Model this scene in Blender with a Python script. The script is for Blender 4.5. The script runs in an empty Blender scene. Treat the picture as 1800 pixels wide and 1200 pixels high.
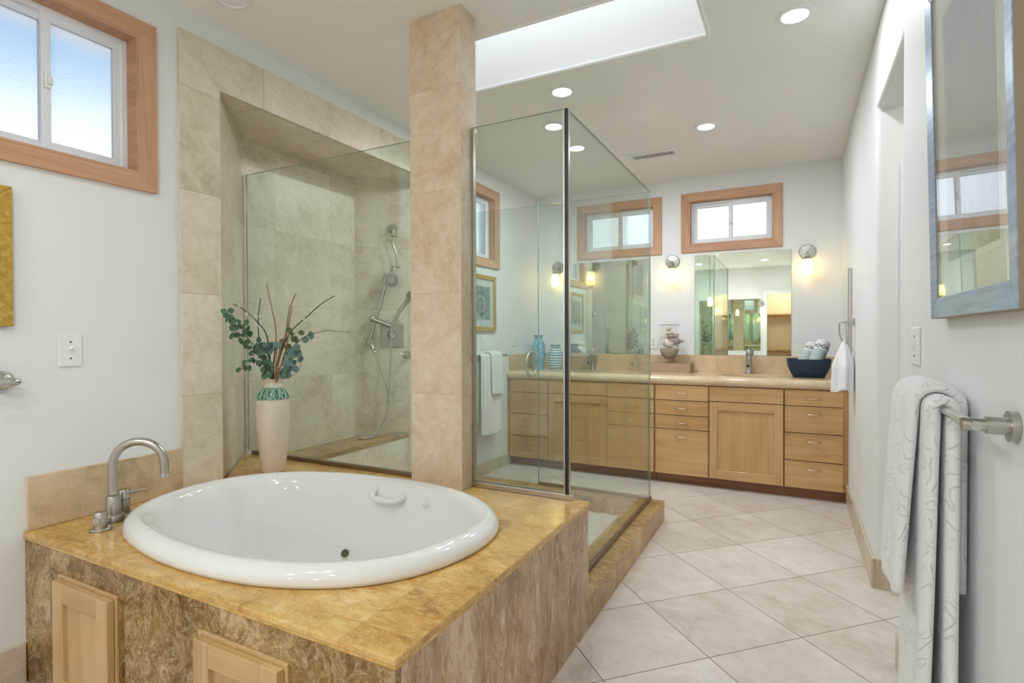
import bpy, bmesh, math, random
from mathutils import Vector, Matrix, noise as mnoise
random.seed(7)
PI = math.pi
SC = bpy.context.scene
COL = SC.collection
# ------------------------------------------------------------------ camera
YAW, PITCH, ROLL, FPX = math.radians(27.3812), math.radians(-.6115), math.radians(.1694), 957.55
ca, sa, cb, sb, cc, sc_ = math.cos(YAW), math.sin(YAW), math.cos(PITCH), math.sin(PITCH), math.cos(ROLL), math.sin(ROLL)
def w_(r, d, u): return Vector((r*ca-d*sa, r*sa+d*ca, u))
c_right = w_(cc, sc_*sb, -sc_*cb)
c_up = w_(sc_, -cc*sb, cc*cb)
c_fwd = w_(0, cb, sb)
cam_d = bpy.data.cameras.new('camera'); cam = bpy.data.objects.new('camera', cam_d); COL.objects.link(cam)
m = Matrix.Identity(4)
for i in range(3):
    m[i][0], m[i][1], m[i][2] = c_right[i], c_up[i], -c_fwd[i]
m[2][3] = 1.2
cam.matrix_world = m
cam_d.sensor_width = 36; cam_d.lens = FPX/1800*36; cam_d.clip_start = .02
SC.camera = cam
# ------------------------------------------------------------------ exposure, world, big lights
vs = SC.view_settings
SC.display_settings.display_device = 'sRGB'
vs.view_transform = 'Standard'; vs.look = 'None'; vs.exposure = 0.60; vs.gamma = 1; vs.use_curve_mapping = False
cy = SC.cycles
cy.use_denoising = True
cy.max_bounces = 12; cy.diffuse_bounces = 7; cy.glossy_bounces = 6; cy.transmission_bounces = 8; cy.transparent_max_bounces = 24
cy.sample_clamp_indirect = 4; cy.caustics_reflective = False; cy.caustics_refractive = False
wd = bpy.data.worlds.new('sky'); SC.world = wd; wd.use_nodes = True
nt = wd.node_tree; nt.nodes.clear()
wo = nt.nodes.new('ShaderNodeOutputWorld'); bg = nt.nodes.new('ShaderNodeBackground')
tc = nt.nodes.new('ShaderNodeTexCoord'); sx = nt.nodes.new('ShaderNodeSeparateXYZ'); rp = nt.nodes.new('ShaderNodeValToRGB')
nt.links.new(tc.outputs['Generated'], sx.inputs[0]); nt.links.new(sx.outputs['Z'], rp.inputs[0])
nt.links.new(rp.outputs[0], bg.inputs[0]); nt.links.new(bg.outputs[0], wo.inputs[0])
e = rp.color_ramp.elements
e[0].position = 0.0; e[0].color = (.6, .62, .66, 1); e[1].position = .75; e[1].color = (.085, .22, .45, 1)
for p, c in ((.10, (1, 1, 1)), (.285, (.86, .94, 1)), (.36, (.28, .46, .66)), (.44, (.085, .23, .46))):
    q = e.new(p); q.color = (*c, 1)
bg.inputs[1].default_value = 1.35
def area(name, loc, sx_, sy_, watts, col, rot=(0, 0, 0), shape='RECTANGLE', spread=180):
    l = bpy.data.lights.new(name, 'AREA'); l.shape = shape; l.size = sx_
    if shape == 'RECTANGLE': l.size_y = sy_
    l.energy = watts; l.color = col; l.spread = math.radians(spread)
    o = bpy.data.objects.new(name, l); COL.objects.link(o); o.location = loc; o.rotation_euler = rot
    return o
SKYL = (-1.70, -.365, 2.27, 2.765)      # skylight well opening
WELL_Z = 3.25
area('skylight_daylight', ((SKYL[0]+SKYL[1])/2, (SKYL[2]+SKYL[3])/2, WELL_Z-.03), 1.25, .44, 1.35, (.66, .76, 1))
CAN_W, CAN_COL = 6.2, (.87, .945, 1)
SCONCE_E = 2.3

# ------------------------------------------------------------------ room numbers (metres)
XL, XR, YB, ZC, XN, ZD, YF, XD = -2.377, .342, 5.144, 2.63, -2.819, .525, .8965, -.743
YG, ZG, YE, XG, YR = 2.094, 2.129, 3.552, -.831, -2.3
YJ0, YJ1, ZJ = 2.37, 3.08, 2.262
ZCT = .873

# ------------------------------------------------------------------ node helpers
class N:
    def __init__(s, name):
        s.m = bpy.data.materials.new(name); s.m.use_nodes = True
        s.t = s.m.node_tree; s.t.nodes.clear()
        s.out = s.t.nodes.new('ShaderNodeOutputMaterial')
    def n(s, ty, **kw):
        nd = s.t.nodes.new('ShaderNode'+ty)
        for k, v in kw.items(): setattr(nd, k, v)
        return nd
    def l(s, a, b): s.t.links.new(a, b)
    def put(s, sock, v):
        if isinstance(v, bpy.types.NodeSocket): s.l(v, sock)
        else:
            if sock.type == 'RGBA' and len(v) == 3: v = (*v, 1)
            sock.default_value = v
    def math(s, op, a, b=0.0, c=None, clamp=False):
        nd = s.n('Math', operation=op); nd.use_clamp = clamp
        s.put(nd.inputs[0], a); s.put(nd.inputs[1], b)
        if c is not None: s.put(nd.inputs[2], c)
        return nd.outputs[0]
    def vmath(s, op, a, b=(0, 0, 0)):
        nd = s.n('VectorMath', operation=op); s.put(nd.inputs[0], a); s.put(nd.inputs[1], b)
        return nd.outputs['Value'] if op in ('DOT_PRODUCT', 'LENGTH', 'DISTANCE') else nd.outputs[0]
    def sep(s, v):
        nd = s.n('SeparateXYZ'); s.l(v, nd.inputs[0]); return nd.outputs
    def comb(s, x, y, z=0.0):
        nd = s.n('CombineXYZ')
        for i, v in enumerate((x, y, z)): s.put(nd.inputs[i], v)
        return nd.outputs[0]
    def uv(s):
        return s.n('UVMap').outputs[0]
    def pos(s):
        return s.n('NewGeometry').outputs['Position']
    def noise(s, vec, scale, detail=4, rough=.55, dist=0.0):
        nd = s.n('TexNoise'); s.l(vec, nd.inputs['Vector'])
        nd.inputs['Scale'].default_value = scale; nd.inputs['Detail'].default_value = detail
        nd.inputs['Roughness'].default_value = rough; nd.inputs['Distortion'].default_value = dist
        return nd.outputs[0]
    def ramp(s, fac, stops, interp='LINEAR'):
        nd = s.n('ValToRGB'); s.put(nd.inputs[0], fac); cr = nd.color_ramp; cr.interpolation = interp
        while len(cr.elements) < len(stops): cr.elements.new(.5)
        for el, (p, c) in zip(cr.elements, stops):
            el.position = p; el.color = (*c, 1)
        return nd.outputs[0]
    def mix(s, fac, a, b, mode='MIX'):
        nd = s.n('Mix', data_type='RGBA', blend_type=mode)
        s.put(nd.inputs[0], fac); s.put(nd.inputs[6], a); s.put(nd.inputs[7], b)
        return nd.outputs[2]
    def bump(s, h, strength=.2, dist=.01, nrm=None):
        nd = s.n('Bump'); nd.inputs['Strength'].default_value = strength; nd.inputs['Distance'].default_value = dist
        s.l(h, nd.inputs['Height'])
        if nrm: s.l(nrm, nd.inputs['Normal'])
        return nd.outputs[0]
    def pbsdf(s, col, rough=.5, metal=0.0, bump=None, spec=.5, coat=0.0, emit=None, estr=0.0, sheen=0.0, trans=0.0):
        b = s.n('BsdfPrincipled')
        s.put(b.inputs['Base Color'], col); s.put(b.inputs['Roughness'], rough); s.put(b.inputs['Metallic'], metal)
        b.inputs['Specular IOR Level'].default_value = spec
        b.inputs['Coat Weight'].default_value = coat; b.inputs['Coat Roughness'].default_value = .05
        b.inputs['Sheen Weight'].default_value = sheen
        if trans: b.inputs['Transmission Weight'].default_value = trans
        if bump is not None: s.l(bump, b.inputs['Normal'])
        if emit is not None:
            s.put(b.inputs['Emission Color'], emit); b.inputs['Emission Strength'].default_value = estr
        s.l(b.outputs[0], s.out.inputs[0]); return b
def lin(r, g, b):
    f = lambda c: (c/12.92 if c <= .04045 else ((c+.055)/1.055)**2.4)
    return tuple(f(c/255) for c in (r, g, b))
def plain(name, col, rough=.5, metal=0.0, var=.06, vscale=6, bump=0.0, bscale=60, **kw):
    k = N(name); p = k.pos()
    f = k.noise(p, vscale, 4)
    c0 = tuple(max(0, x*(1-var)) for x in col); c1 = tuple(min(1, x*(1+var)) for x in col)
    c = k.ramp(f, [(.25, c0), (.75, c1)])
    b = k.bump(k.noise(p, bscale, 3), bump, .004) if bump else None
    k.pbsdf(c, rough, metal, b, **kw); return k.m

def stone(name, cols, su=None, sv=None, ou=0.0, ov=0.0, rot=0.0, grout=.0025, gcol=(.2, .16, .12), rough=.35, var=.35,
          s1=2.2, s2=9.0, stretch=(1, 1, 1), bump=.08, flecks=.25, fleck_col=(.8, .74, .64), jitter=1.0, contrast=1.5, veins=0.0):
    """travertine: mottled bands, pale flecks, optional square tile joints laid out on the metric UV"""
    k = N(name); p = k.pos()
    tr = None
    if su:
        u = k.uv()
        mp = k.n('Mapping'); mp.vector_type = 'POINT'; k.l(u, mp.inputs[0]); mp.inputs['Rotation'].default_value = (0, 0, rot)
        x, y, _ = k.sep(mp.outputs[0])
        x = k.math('DIVIDE', k.math('SUBTRACT', x, ou), su); y = k.math('DIVIDE', k.math('SUBTRACT', y, ov), sv)
        fx, fy = k.math('FLOOR', x), k.math('FLOOR', y)
        gx, gy = k.math('FRACT', x), k.math('FRACT', y)
        ex = k.math('MULTIPLY', k.math('MINIMUM', gx, k.math('SUBTRACT', 1, gx)), su)
        ey = k.math('MULTIPLY', k.math('MINIMUM', gy, k.math('SUBTRACT', 1, gy)), sv)
        edge = k.math('MINIMUM', ex, ey)
        gm = k.math('LESS_THAN', edge, grout/2)
        wn = k.n('TexWhiteNoise'); wn.noise_dimensions = '2D'; k.l(k.comb(fx, fy), wn.inputs[0])
        tr = wn.outputs['Value']; trc = wn.outputs['Color']
        p = k.vmath('ADD', p, k.vmath('MULTIPLY', trc, (jitter*7, jitter*7, jitter*7)))
    ps = k.vmath('MULTIPLY', p, stretch)
    warp = k.noise(ps, s1*1.3, 3)
    ps2 = k.vmath('ADD', ps, k.comb(k.math('MULTIPLY', warp, .35), k.math('MULTIPLY', warp, -.25), k.math('MULTIPLY', warp, .3)))
    a = k.noise(ps2, s1, 9, .62, .4); b = k.noise(ps2, s2, 9, .68, .9); c3 = k.noise(ps2, s2*3.4, 6, .7, .6)
    f = k.math('ADD', k.math('ADD', k.math('MULTIPLY', a, .40), k.math('MULTIPLY', b, .36)), k.math('MULTIPLY', c3, .24))
    f = k.math('ADD', k.math('MULTIPLY', k.math('SUBTRACT', f, .5), contrast), .5)
    if tr is not None: f = k.math('ADD', f, k.math('MULTIPLY', k.math('SUBTRACT', tr, .5), var*.5))
    n = len(cols); stops = [(.3+.4*i/(n-1), c) for i, c in enumerate(cols)]
    c = k.ramp(f, stops)
    if veins:   # thin pale crackle following the warped bands
        v1 = k.math('ABSOLUTE', k.math('SUBTRACT', k.noise(ps2, s2*.9, 7, .76, .5), .5))
        vm = k.math('MULTIPLY', k.math('SUBTRACT', .022, v1, clamp=True), 46*veins, clamp=True)
        c = k.mix(vm, c, fleck_col)
        v2 = k.math('ABSOLUTE', k.math('SUBTRACT', k.noise(k.vmath('ADD', ps2, (4.7, 2.2, 8.8)), s2*.7, 7, .76, .5), .5))
        vm2 = k.math('MULTIPLY', k.math('SUBTRACT', .016, v2, clamp=True), 50*veins, clamp=True)
        c = k.mix(vm2, c, tuple(x*.55 for x in cols[0]))
    fl = k.noise(ps2, s2*5, 5, .7, 1.2)
    flm = k.math('MULTIPLY', k.math('MULTIPLY', k.math('SUBTRACT', fl, .6, clamp=True), 7, clamp=True), flecks, clamp=True)
    c = k.mix(flm, c, fleck_col)
    dk = k.noise(ps2, s2*2.2, 6, .7, 2.0)
    dm = k.math('MULTIPLY', k.math('MULTIPLY', k.math('SUBTRACT', .4, dk, clamp=True), 6, clamp=True), flecks*.8, clamp=True)
    c = k.mix(dm, c, tuple(x*.5 for x in cols[0]))
    h = k.math('ADD', k.math('MULTIPLY', fl, .3), k.math('MULTIPLY', b, .3))
    if su:
        c = k.mix(gm, c, gcol); h = k.math('SUBTRACT', h, gm)
    bm = k.bump(h, bump, .003)
    k.pbsdf(c, rough, 0, bm, spec=.45)
    return k.m
def wood(name, cols, vertical=False, rough=.38, scale=1.0, coat=.12):
    k = N(name); u = k.uv(); x, y, _ = k.sep(u)
    pz = k.sep(k.pos())
    rnd = k.n('ObjectInfo').outputs['Random']
    if vertical: x, y = y, x
    v = k.comb(k.math('ADD', k.math('MULTIPLY', x, 1.6*scale), k.math('MULTIPLY', rnd, 40)), k.math('MULTIPLY', y, 22*scale), k.math('MULTIPLY', rnd, 9))
    a = k.noise(v, 1.0, 5, .6, .6)
    v2 = k.comb(k.math('MULTIPLY', x, 5*scale), k.math('MULTIPLY', y, 260*scale), rnd)
    b = k.noise(v2, 1.0, 3, .6)
    big = k.noise(k.comb(k.math('MULTIPLY', x, .8), k.math('ADD', k.math('MULTIPLY', y, 4), rnd), rnd), 1.0, 3)
    f = k.math('ADD', k.math('ADD', k.math('MULTIPLY', a, .5), k.math('MULTIPLY', b, .18)), k.math('MULTIPLY', big, .32))
    f = k.math('ADD', f, k.math('MULTIPLY', k.math('SUBTRACT', rnd, .5), .10))
    n = len(cols); c = k.ramp(f, [(.32+.36*i/(n-1), q) for i, q in enumerate(cols)])
    k.pbsdf(c, rough, 0, k.bump(b, .05, .002), coat=coat)
    return k.m
def thin_glass(name, tint, refl=.04, gloss_rough=0.0):
    k = N(name); g = k.n('NewGeometry')
    d = k.math('ABSOLUTE', k.vmath('DOT_PRODUCT', g.outputs['Normal'], g.outputs['Incoming']))
    fr = k.math('ADD', refl, k.math('MULTIPLY', 1-refl, k.math('POWER', k.math('SUBTRACT', 1, d, clamp=True), 5)))
    t = k.n('BsdfTransparent'); k.put(t.inputs[0], tint)
    gl = k.n('BsdfGlossy'); gl.inputs['Roughness'].default_value = gloss_rough; k.put(gl.inputs['Color'], (1, 1, 1))
    mx = k.n('MixShader'); k.l(fr, mx.inputs[0]); k.l(t.outputs[0], mx.inputs[1]); k.l(gl.outputs[0], mx.inputs[2])
    k.l(mx.outputs[0], k.out.inputs[0]); return k.m
def emissive(name, col, strength, base=(.9, .9, .9)):
    k = N(name); k.pbsdf(base, .4, emit=col, estr=strength); return k.m
def metal(name, col, rough=.28):
    k = N(name); p = k.pos()
    b = k.noise(k.vmath('MULTIPLY', p, (60, 60, 900)), 1.0, 2)
    k.pbsdf(k.ramp(b, [(.3, tuple(c*.9 for c in col)), (.7, col)]), rough, 1.0, k.bump(b, .03, .001)); return k.m

# ------------------------------------------------------------------ materials
M = {}
WHITE = (.74, .735, .70)
M['wall'] = plain('wall_paint', (.79, .80, .80), .55, var=.012, vscale=1.2, bump=.05, bscale=160)
M['wallr'] = M['wall']
M['ceil'] = plain('ceiling_paint', (.85, .855, .83), .5, var=.012, vscale=1.2, bump=.04, bscale=120)
M['white'] = plain('white_enamel', (.82, .83, .84), .3, var=.01)
M['vinyl'] = plain('white_vinyl', (.80, .83, .88), .35, var=.01)
TR = [lin(188, 174, 152), lin(212, 199, 178), lin(223, 212, 194), lin(234, 226, 211)]
TG = lin(188, 172, 148)
M['tile'] = stone('travertine_wall_tile', TR, .452, .452, 2.299, .036, grout=.002, gcol=TG, var=.22, rough=.3, flecks=.2)
M['tile_trim'] = stone('travertine_trim_tile', TR, 5.0, .452, -10, .036, grout=.002, gcol=lin(168, 148, 120), var=.2, rough=.3, flecks=.2)
M['tile_top'] = stone('travertine_header_tile', TR, .44, 5.0, .105, -2, grout=.002, gcol=lin(160, 140, 112), var=.25, rough=.3, flecks=.2)
M['tile_bs'] = stone('travertine_backsplash_tile', [lin(176, 152, 118), lin(204, 180, 146), lin(216, 196, 166), lin(228, 212, 186)], .44, 5.0, .196, -2, grout=.002, gcol=TG, var=.2, rough=.3, flecks=.35)
M['column'] = stone('travertine_column_tile', [lin(190, 166, 138), lin(213, 190, 162), lin(224, 205, 180), lin(234, 219, 200)], 5.0, .452, -10, .036,
                    grout=.0015, gcol=lin(196, 168, 134), var=.15, rough=.28, flecks=.3, fleck_col=lin(238, 224, 204))
M['floor'] = stone('travertine_floor_tile', [lin(192, 178, 168), lin(209, 198, 191), lin(218, 209, 205), lin(229, 222, 219)], .4365, .4365,
                   .046, -.004, PI/4, grout=.004, gcol=lin(128, 106, 88), var=.22, rough=.28, s1=1.6, s2=6, flecks=.12, bump=.05)
GOLD = [lin(152, 108, 58), lin(196, 150, 80), lin(214, 172, 102), lin(230, 198, 144)]
M['deck'] = stone('golden_travertine_deck', GOLD, .46, .46, .02, .05, grout=.0015, gcol=lin(180, 138, 80), var=.12, rough=.14, s1=3.0, s2=10, flecks=.3,
                  fleck_col=lin(234, 206, 150), bump=.03, contrast=1.7, veins=.45, stretch=(.7, 1.2, 1))
BRN = [lin(92, 64, 26), lin(128, 96, 44), lin(158, 124, 72), lin(200, 172, 128)]
M['front'] = stone('brown_veined_travertine', BRN, .44, .41, .0, .1, grout=.002, gcol=lin(104, 78, 48), var=.42, rough=.25, s1=4, s2=15, stretch=(1, 1, .85),
                   flecks=.7, fleck_col=lin(208, 184, 144), bump=.05, contrast=2.2, veins=.8)
M['side'] = stone('brown_veined_travertine_side', [lin(126, 92, 60), lin(166, 130, 92), lin(192, 158, 122), lin(222, 198, 168)], 1.4, 1.0, .5, -.2, grout=.002,
                  gcol=lin(112, 84, 56), var=.1, rough=.22, s1=3.6, s2=14, stretch=(1, 1.3, .42), flecks=.5, fleck_col=lin(218, 196, 168), bump=.05, contrast=2.0, veins=.7)
M['curb'] = stone('brown_travertine_curb', [lin(116, 88, 52), lin(164, 128, 80), lin(186, 150, 100), lin(212, 184, 140)], .6, .6, .1, .2, grout=.002,
                  gcol=lin(130, 102, 66), var=.15, rough=.3, s1=4, s2=14, flecks=.5, fleck_col=lin(218, 196, 156), contrast=2.0, veins=.5)
M['bench'] = stone('brown_travertine_bench', [lin(128, 102, 68), lin(164, 136, 98), lin(190, 162, 122)], rough=.3, s1=4, s2=14, flecks=.4, contrast=1.8)
M['base'] = stone('travertine_baseboard', [lin(174, 156, 130), lin(200, 184, 160), lin(218, 204, 182)], .9, 5, .2, -2, grout=.002, gcol=lin(160, 142, 118), var=.12, rough=.3, flecks=.2)
M['counter'] = stone('cream_limestone_counter', [lin(196, 170, 134), lin(214, 190, 156), lin(226, 206, 176)], rough=.14, s1=1.8, s2=7, flecks=.15, bump=.01)
M['bsplash'] = stone('beige_limestone_splash', [lin(192, 162, 126), lin(212, 186, 150), lin(224, 202, 170)], .6, 5, -1.217, -2, grout=.0015, gcol=lin(192, 164, 128), var=.15, rough=.2, s1=2, s2=8, flecks=.2, bump=.01)
MAPLE = [lin(178, 134, 86), lin(200, 156, 104), lin(214, 174, 124)]
M['maple_h'] = wood('maple_drawer', MAPLE)
M['maple_v'] = wood('maple_door', MAPLE, True)
M['maple_p'] = wood('maple_panel', [lin(178, 134, 84), lin(200, 156, 102), lin(212, 170, 118)], True)
M['maple_d'] = wood('maple_toe_kick', [lin(120, 78, 50), lin(146, 98, 64), lin(160, 112, 76)])
M['maple_b'] = wood('pale_maple', [lin(174, 136, 88), lin(200, 164, 114), lin(214, 182, 134)], True)
M['maple_bh'] = wood('pale_maple_rail', [lin(174, 136, 88), lin(200, 164, 114), lin(214, 182, 134)])
FIR = [lin(172, 126, 98), lin(196, 150, 118), lin(210, 168, 136)]
M['fir_h'] = wood('fir_casing_rail', FIR, rough=.55, coat=0)
M['fir_v'] = wood('fir_casing_stile', FIR, True, rough=.55, coat=0)
M['dark'] = plain('dark_gap', (.035, .022, .015), .7)
M['black'] = plain('black_rubber', (.012, .014, .016), .4)
M['steel'] = metal('brushed_nickel', (.52, .50, .46), .28)
M['steel2'] = metal('satin_nickel', (.62, .61, .58), .2)
M['chrome'] = metal('polished_chrome', (.72, .73, .75), .1)
M['channel'] = metal('bronze_glass_channel', (.30, .24, .20), .3)
M['alu'] = metal('clear_anodised_channel', (.62, .58, .55), .25)
M['pull'] = metal('satin_copper_pull', (.66, .50, .36), .3)
M['glass'] = thin_glass('green_tinted_glass', (.905, .945, .925))
M['glass_clear'] = thin_glass('clear_glass', (.975, .98, .98))
M['picglass'] = thin_glass('picture_glass', (.98, .99, .99), .075)
M['edge'] = plain('green_glass_edge', (.30, .42, .38), .12, var=.02)
M['seal'] = plain('dark_glass_seal', (.008, .016, .028), .25)
M['mirror'] = metal('mirror_silver', (.80, .87, .80), 0.0)
k = N('mirror_silver_plain'); k.pbsdf((.82, .88, .77), 0.0, 1.0); M['mirror'] = k.m
k = N('white_porcelain'); k.pbsdf((.80, .80, .785), .07, 0, spec=.5, coat=.3); M['porc'] = k.m
k = N('cream_ceramic'); k.pbsdf(k.ramp(k.noise(k.pos(), 5), [(.3, lin(216, 200, 184)), (.7, lin(226, 214, 200))]), .25, 0, coat=.2); M['cream'] = k.m
k = N('green_glaze'); k.pbsdf(k.ramp(k.noise(k.pos(), 40, 4), [(.3, lin(56, 100, 88)), (.55, lin(90, 138, 122)), (.8, lin(146, 182, 162))]), .15, 0, coat=.5); M['glaze'] = k.m
# frosted pane: sky through rough glass plus diffuse scatter of the obscure surface
k = N('obscure_glass')
p = k.pos(); bmp = k.bump(k.noise(p, 150, 3, .6), .35, .004)
t = k.n('BsdfTranslucent'); k.put(t.inputs[0], (.9, .93, .96))
r_ = k.n('BsdfRefraction'); r_.inputs['Roughness'].default_value = .22; r_.inputs['IOR'].default_value = 1.15; k.put(r_.inputs[0], (.96, .98, 1)); k.l(bmp, r_.inputs['Normal'])
g_ = k.n('BsdfGlossy'); g_.inputs['Roughness'].default_value = .15; k.l(bmp, g_.inputs['Normal'])
m1 = k.n('MixShader'); m1.inputs[0].default_value = .28; k.l(r_.outputs[0], m1.inputs[1]); k.l(t.outputs[0], m1.inputs[2])
m2 = k.n('MixShader'); m2.inputs[0].default_value = .05; k.l(m1.outputs[0], m2.inputs[1]); k.l(g_.outputs[0], m2.inputs[2])
k.l(m2.outputs[0], k.out.inputs[0]); M['frost'] = k.m
# terry towel, and the raised-maze bath towel
k = N('white_terry'); p = k.pos(); k.pbsdf((.82, .82, .81), .9, 0, k.bump(k.noise(p, 420, 3, .7), .5, .004), sheen=.3, spec=.1); M['terry'] = k.m
k = N('white_sculpted_terry'); p = k.pos()
a = k.noise(p, 13, 1, .4, .6)
ln = k.math('ABSOLUTE', k.math('SUBTRACT', k.math('FRACT', k.math('MULTIPLY', a, 8)), .5))
gr = k.math('MULTIPLY', k.math('SUBTRACT', .14, ln, clamp=True), 7, clamp=True)
cut = k.math('GREATER_THAN', k.noise(k.vmath('ADD', p, (3.1, 1.7, 9.2)), 22, 1), .47)
gr = k.math('MULTIPLY', gr, cut)
b1 = k.bump(k.noise(p, 420, 3, .7), .35, .004); b2 = k.bump(k.math('SUBTRACT', 1, gr), .55, .006, b1)
k.pbsdf(k.mix(k.math('MULTIPLY', gr, .04), (.83, .82, .81), (.7, .68, .67)), .92, 0, b2, sheen=.3, spec=.1); M['bath_terry'] = k.m
M['blueterry'] = plain('pale_blue_terry', lin(188, 200, 204), .9, var=.05, vscale=30, bump=.5, bscale=400)
k = N('chain_band'); x, y, _ = k.sep(k.uv())
def chainwave(ph):
    sn = k.math('SINE', k.math('ADD', k.math('MULTIPLY', x, 42*2), ph))
    return k.math('LESS_THAN', k.math('ABSOLUTE', k.math('SUBTRACT', k.math('MULTIPLY', sn, .011), y)), .0032)
mk = k.math('MAXIMUM', chainwave(0.0), chainwave(PI))
k.pbsdf(k.mix(mk, (.8, .8, .8), lin(26, 30, 46)), .9, 0, k.bump(k.noise(k.pos(), 400, 2), .4, .003), spec=.1); M['chain'] = k.m
k = N('navy_woven'); x, y, z = k.sep(k.pos()); wv = k.math('SINE', k.math('MULTIPLY', z, 900))
k.pbsdf(k.ramp(k.noise(k.pos(), 90, 4), [(.3, lin(14, 34, 56)), (.7, lin(30, 58, 84))]), .6, 0, k.bump(wv, .4, .002)); M['navy'] = k.m
k = N('greyed_wicker'); x, y, z = k.sep(k.pos())
wv = k.math('MULTIPLY', k.math('SINE', k.math('MULTIPLY', z, 620)), k.math('SINE', k.math('MULTIPLY', k.math('ADD', x, y), 420)))
k.pbsdf(k.ramp(wv, [(.2, lin(172, 144, 120)), (.8, lin(222, 200, 174))]), .7, 0, k.bump(wv, .6, .003)); M['wicker'] = k.m
k = N('blue_glaze_leaves'); vo = k.n('TexVoronoi'); vo.feature = 'F1'; vo.inputs['Scale'].default_value = 55; k.l(k.pos(), vo.inputs['Vector'])
k.pbsdf(k.ramp(vo.outputs['Distance'], [(.1, lin(66, 140, 176)), (.5, lin(100, 170, 200)), (.8, lin(170, 206, 220))]), .3, 0, k.bump(vo.outputs['Distance'], .5, .004), coat=.3); M['bluev'] = k.m
k = N('blue_white_bands'); x, y, z = k.sep(k.pos()); n_ = k.noise(k.vmath('MULTIPLY', k.pos(), (30, 30, 120)), 1.0, 4)
bnd = k.math('ADD', k.math('MULTIPLY', k.math('SINE', k.math('MULTIPLY', z, 260)), .35), n_)
k.pbsdf(k.ramp(bnd, [(.35, lin(70, 130, 165)), (.55, lin(150, 190, 210)), (.7, lin(226, 232, 232))]), .3, 0, coat=.3); M['bandv'] = k.m
M['petal'] = plain('pale_green_glaze', lin(176, 202, 182), .2, var=.15, vscale=60)
M['sand'] = plain('pale_sand', lin(176, 164, 144), .9, var=.2, vscale=200, bump=.4, bscale=300)
M['shell'] = plain('cream_shell', lin(214, 200, 186), .4, var=.12, vscale=40, bump=.3, bscale=120)
M['shell2'] = plain('mauve_shell', lin(150, 128, 130), .4, var=.15, vscale=40, bump=.3, bscale=120)
M['leaf'] = plain('eucalyptus_leaf', lin(100, 128, 118), .6, var=.3, vscale=25)
M['leaf2'] = plain('dark_eucalyptus_leaf', lin(80, 112, 86), .6, var=.3, vscale=25)
M['leaf3'] = plain('olive_leaf', lin(104, 104, 66), .6, var=.3, vscale=25)
M['stem'] = plain('dark_twig', lin(58, 46, 38), .7, var=.25, vscale=60)
M['gstem'] = plain('green_stem', lin(96, 104, 70), .6, var=.2, vscale=60)
M['reed'] = plain('dried_reed', lin(158, 120, 96), .7, var=.2, vscale=40)
M['bark'] = plain('dried_bark', lin(136, 112, 78), .8, var=.3, vscale=60, bump=.4, bscale=140)
M['catkin'] = plain('grey_catkin', lin(206, 212, 204), .9, var=.1, vscale=80)
k = N('gold_leaf_frame'); k.pbsdf(k.ramp(k.noise(k.pos(), 45, 5), [(.3, lin(166, 130, 52)), (.55, lin(196, 160, 74)), (.75, lin(212, 180, 96))]), .38, .4); M['gold'] = k.m
k = N('silver_blue_frame'); k.pbsdf(k.ramp(k.noise(k.vmath('MULTIPLY', k.pos(), (3, 3, 40)), 2.0, 5), [(.3, lin(122, 144, 172)), (.7, lin(160, 182, 206))]), .35, .2); M['silverblue'] = k.m
M['brownside'] = plain('taupe_frame_side', lin(150, 134, 112), .5, var=.06)
M['mat'] = plain('mat_board', (.78, .79, .78), .8, var=.01)
# shell print: logarithmic spiral on blue-grey paper (uv 0..1 centred on the shell)
k = N('shell_print'); x, y, _ = k.sep(k.uv())
x = k.math('SUBTRACT', x, .5); y = k.math('SUBTRACT', y, .40)
rr = k.math('SQRT', k.math('ADD', k.math('MULTIPLY', x, x), k.math('MULTIPLY', y, y)))
th = k.math('DIVIDE', k.math('ARCTAN2', y, x), 2*PI)
lg = k.math('LOGARITHM', k.math('ADD', rr, .002), 2.2)
sp = k.math('ABSOLUTE', k.math('SUBTRACT', k.math('FRACT', k.math('SUBTRACT', lg, th)), .5))
ins = k.math('LESS_THAN', rr, .40)
c = k.ramp(sp, [(.02, lin(66, 84, 92)), (.14, lin(120, 140, 146)), (.5, lin(182, 196, 194))])
pp = k.ramp(k.noise(k.uv(), 6, 4), [(.3, lin(110, 136, 138)), (.7, lin(146, 168, 164))])
k.pbsdf(k.mix(k.math('MULTIPLY', ins, .85), pp, c), .8); M['shellprint'] = k.m
k = N('watercolour_print'); x, y, _ = k.sep(k.uv())
n1 = k.noise(k.uv(), 3, 6, .6, 1.2)
f = k.math('ADD', k.math('MULTIPLY', k.math('SUBTRACT', 1, y), .75), k.math('MULTIPLY', k.math('SUBTRACT', n1, .5), .9))
k.pbsdf(k.ramp(f, [(.0, lin(120, 158, 168)), (.2, lin(150, 180, 184)), (.4, lin(176, 184, 182)), (.62, lin(150, 156, 160)), (.78, lin(122, 140, 96)), (1, lin(160, 160, 120))]), .8); M['watercolour'] = k.m
M['closet'] = plain('closet_beige', lin(222, 208, 180), .8, var=.03)
M['lampwarm'] = emissive('lamp_lens', (1, .93, .82), 30)
k = N('sconce_glass'); pb = k.pbsdf((.95, .88, .66), .4, emit=(1, .80, .22), estr=SCONCE_E); tr_ = k.n('BsdfTransparent'); k.put(tr_.inputs[0], (1, .94, .86))
mx_ = k.n('MixShader'); mx_.inputs[0].default_value = .30; k.l(pb.outputs[0], mx_.inputs[1]); k.l(tr_.outputs[0], mx_.inputs[2]); k.l(mx_.outputs[0], k.out.inputs[0]); M['shade'] = k.m
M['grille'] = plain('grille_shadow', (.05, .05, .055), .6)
M['acryl'] = emissive('skylight_dome', (.9, .95, 1), .6)
M['toggle'] = plain('switch_toggle', (.74, .74, .73), .3, var=.01)
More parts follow.
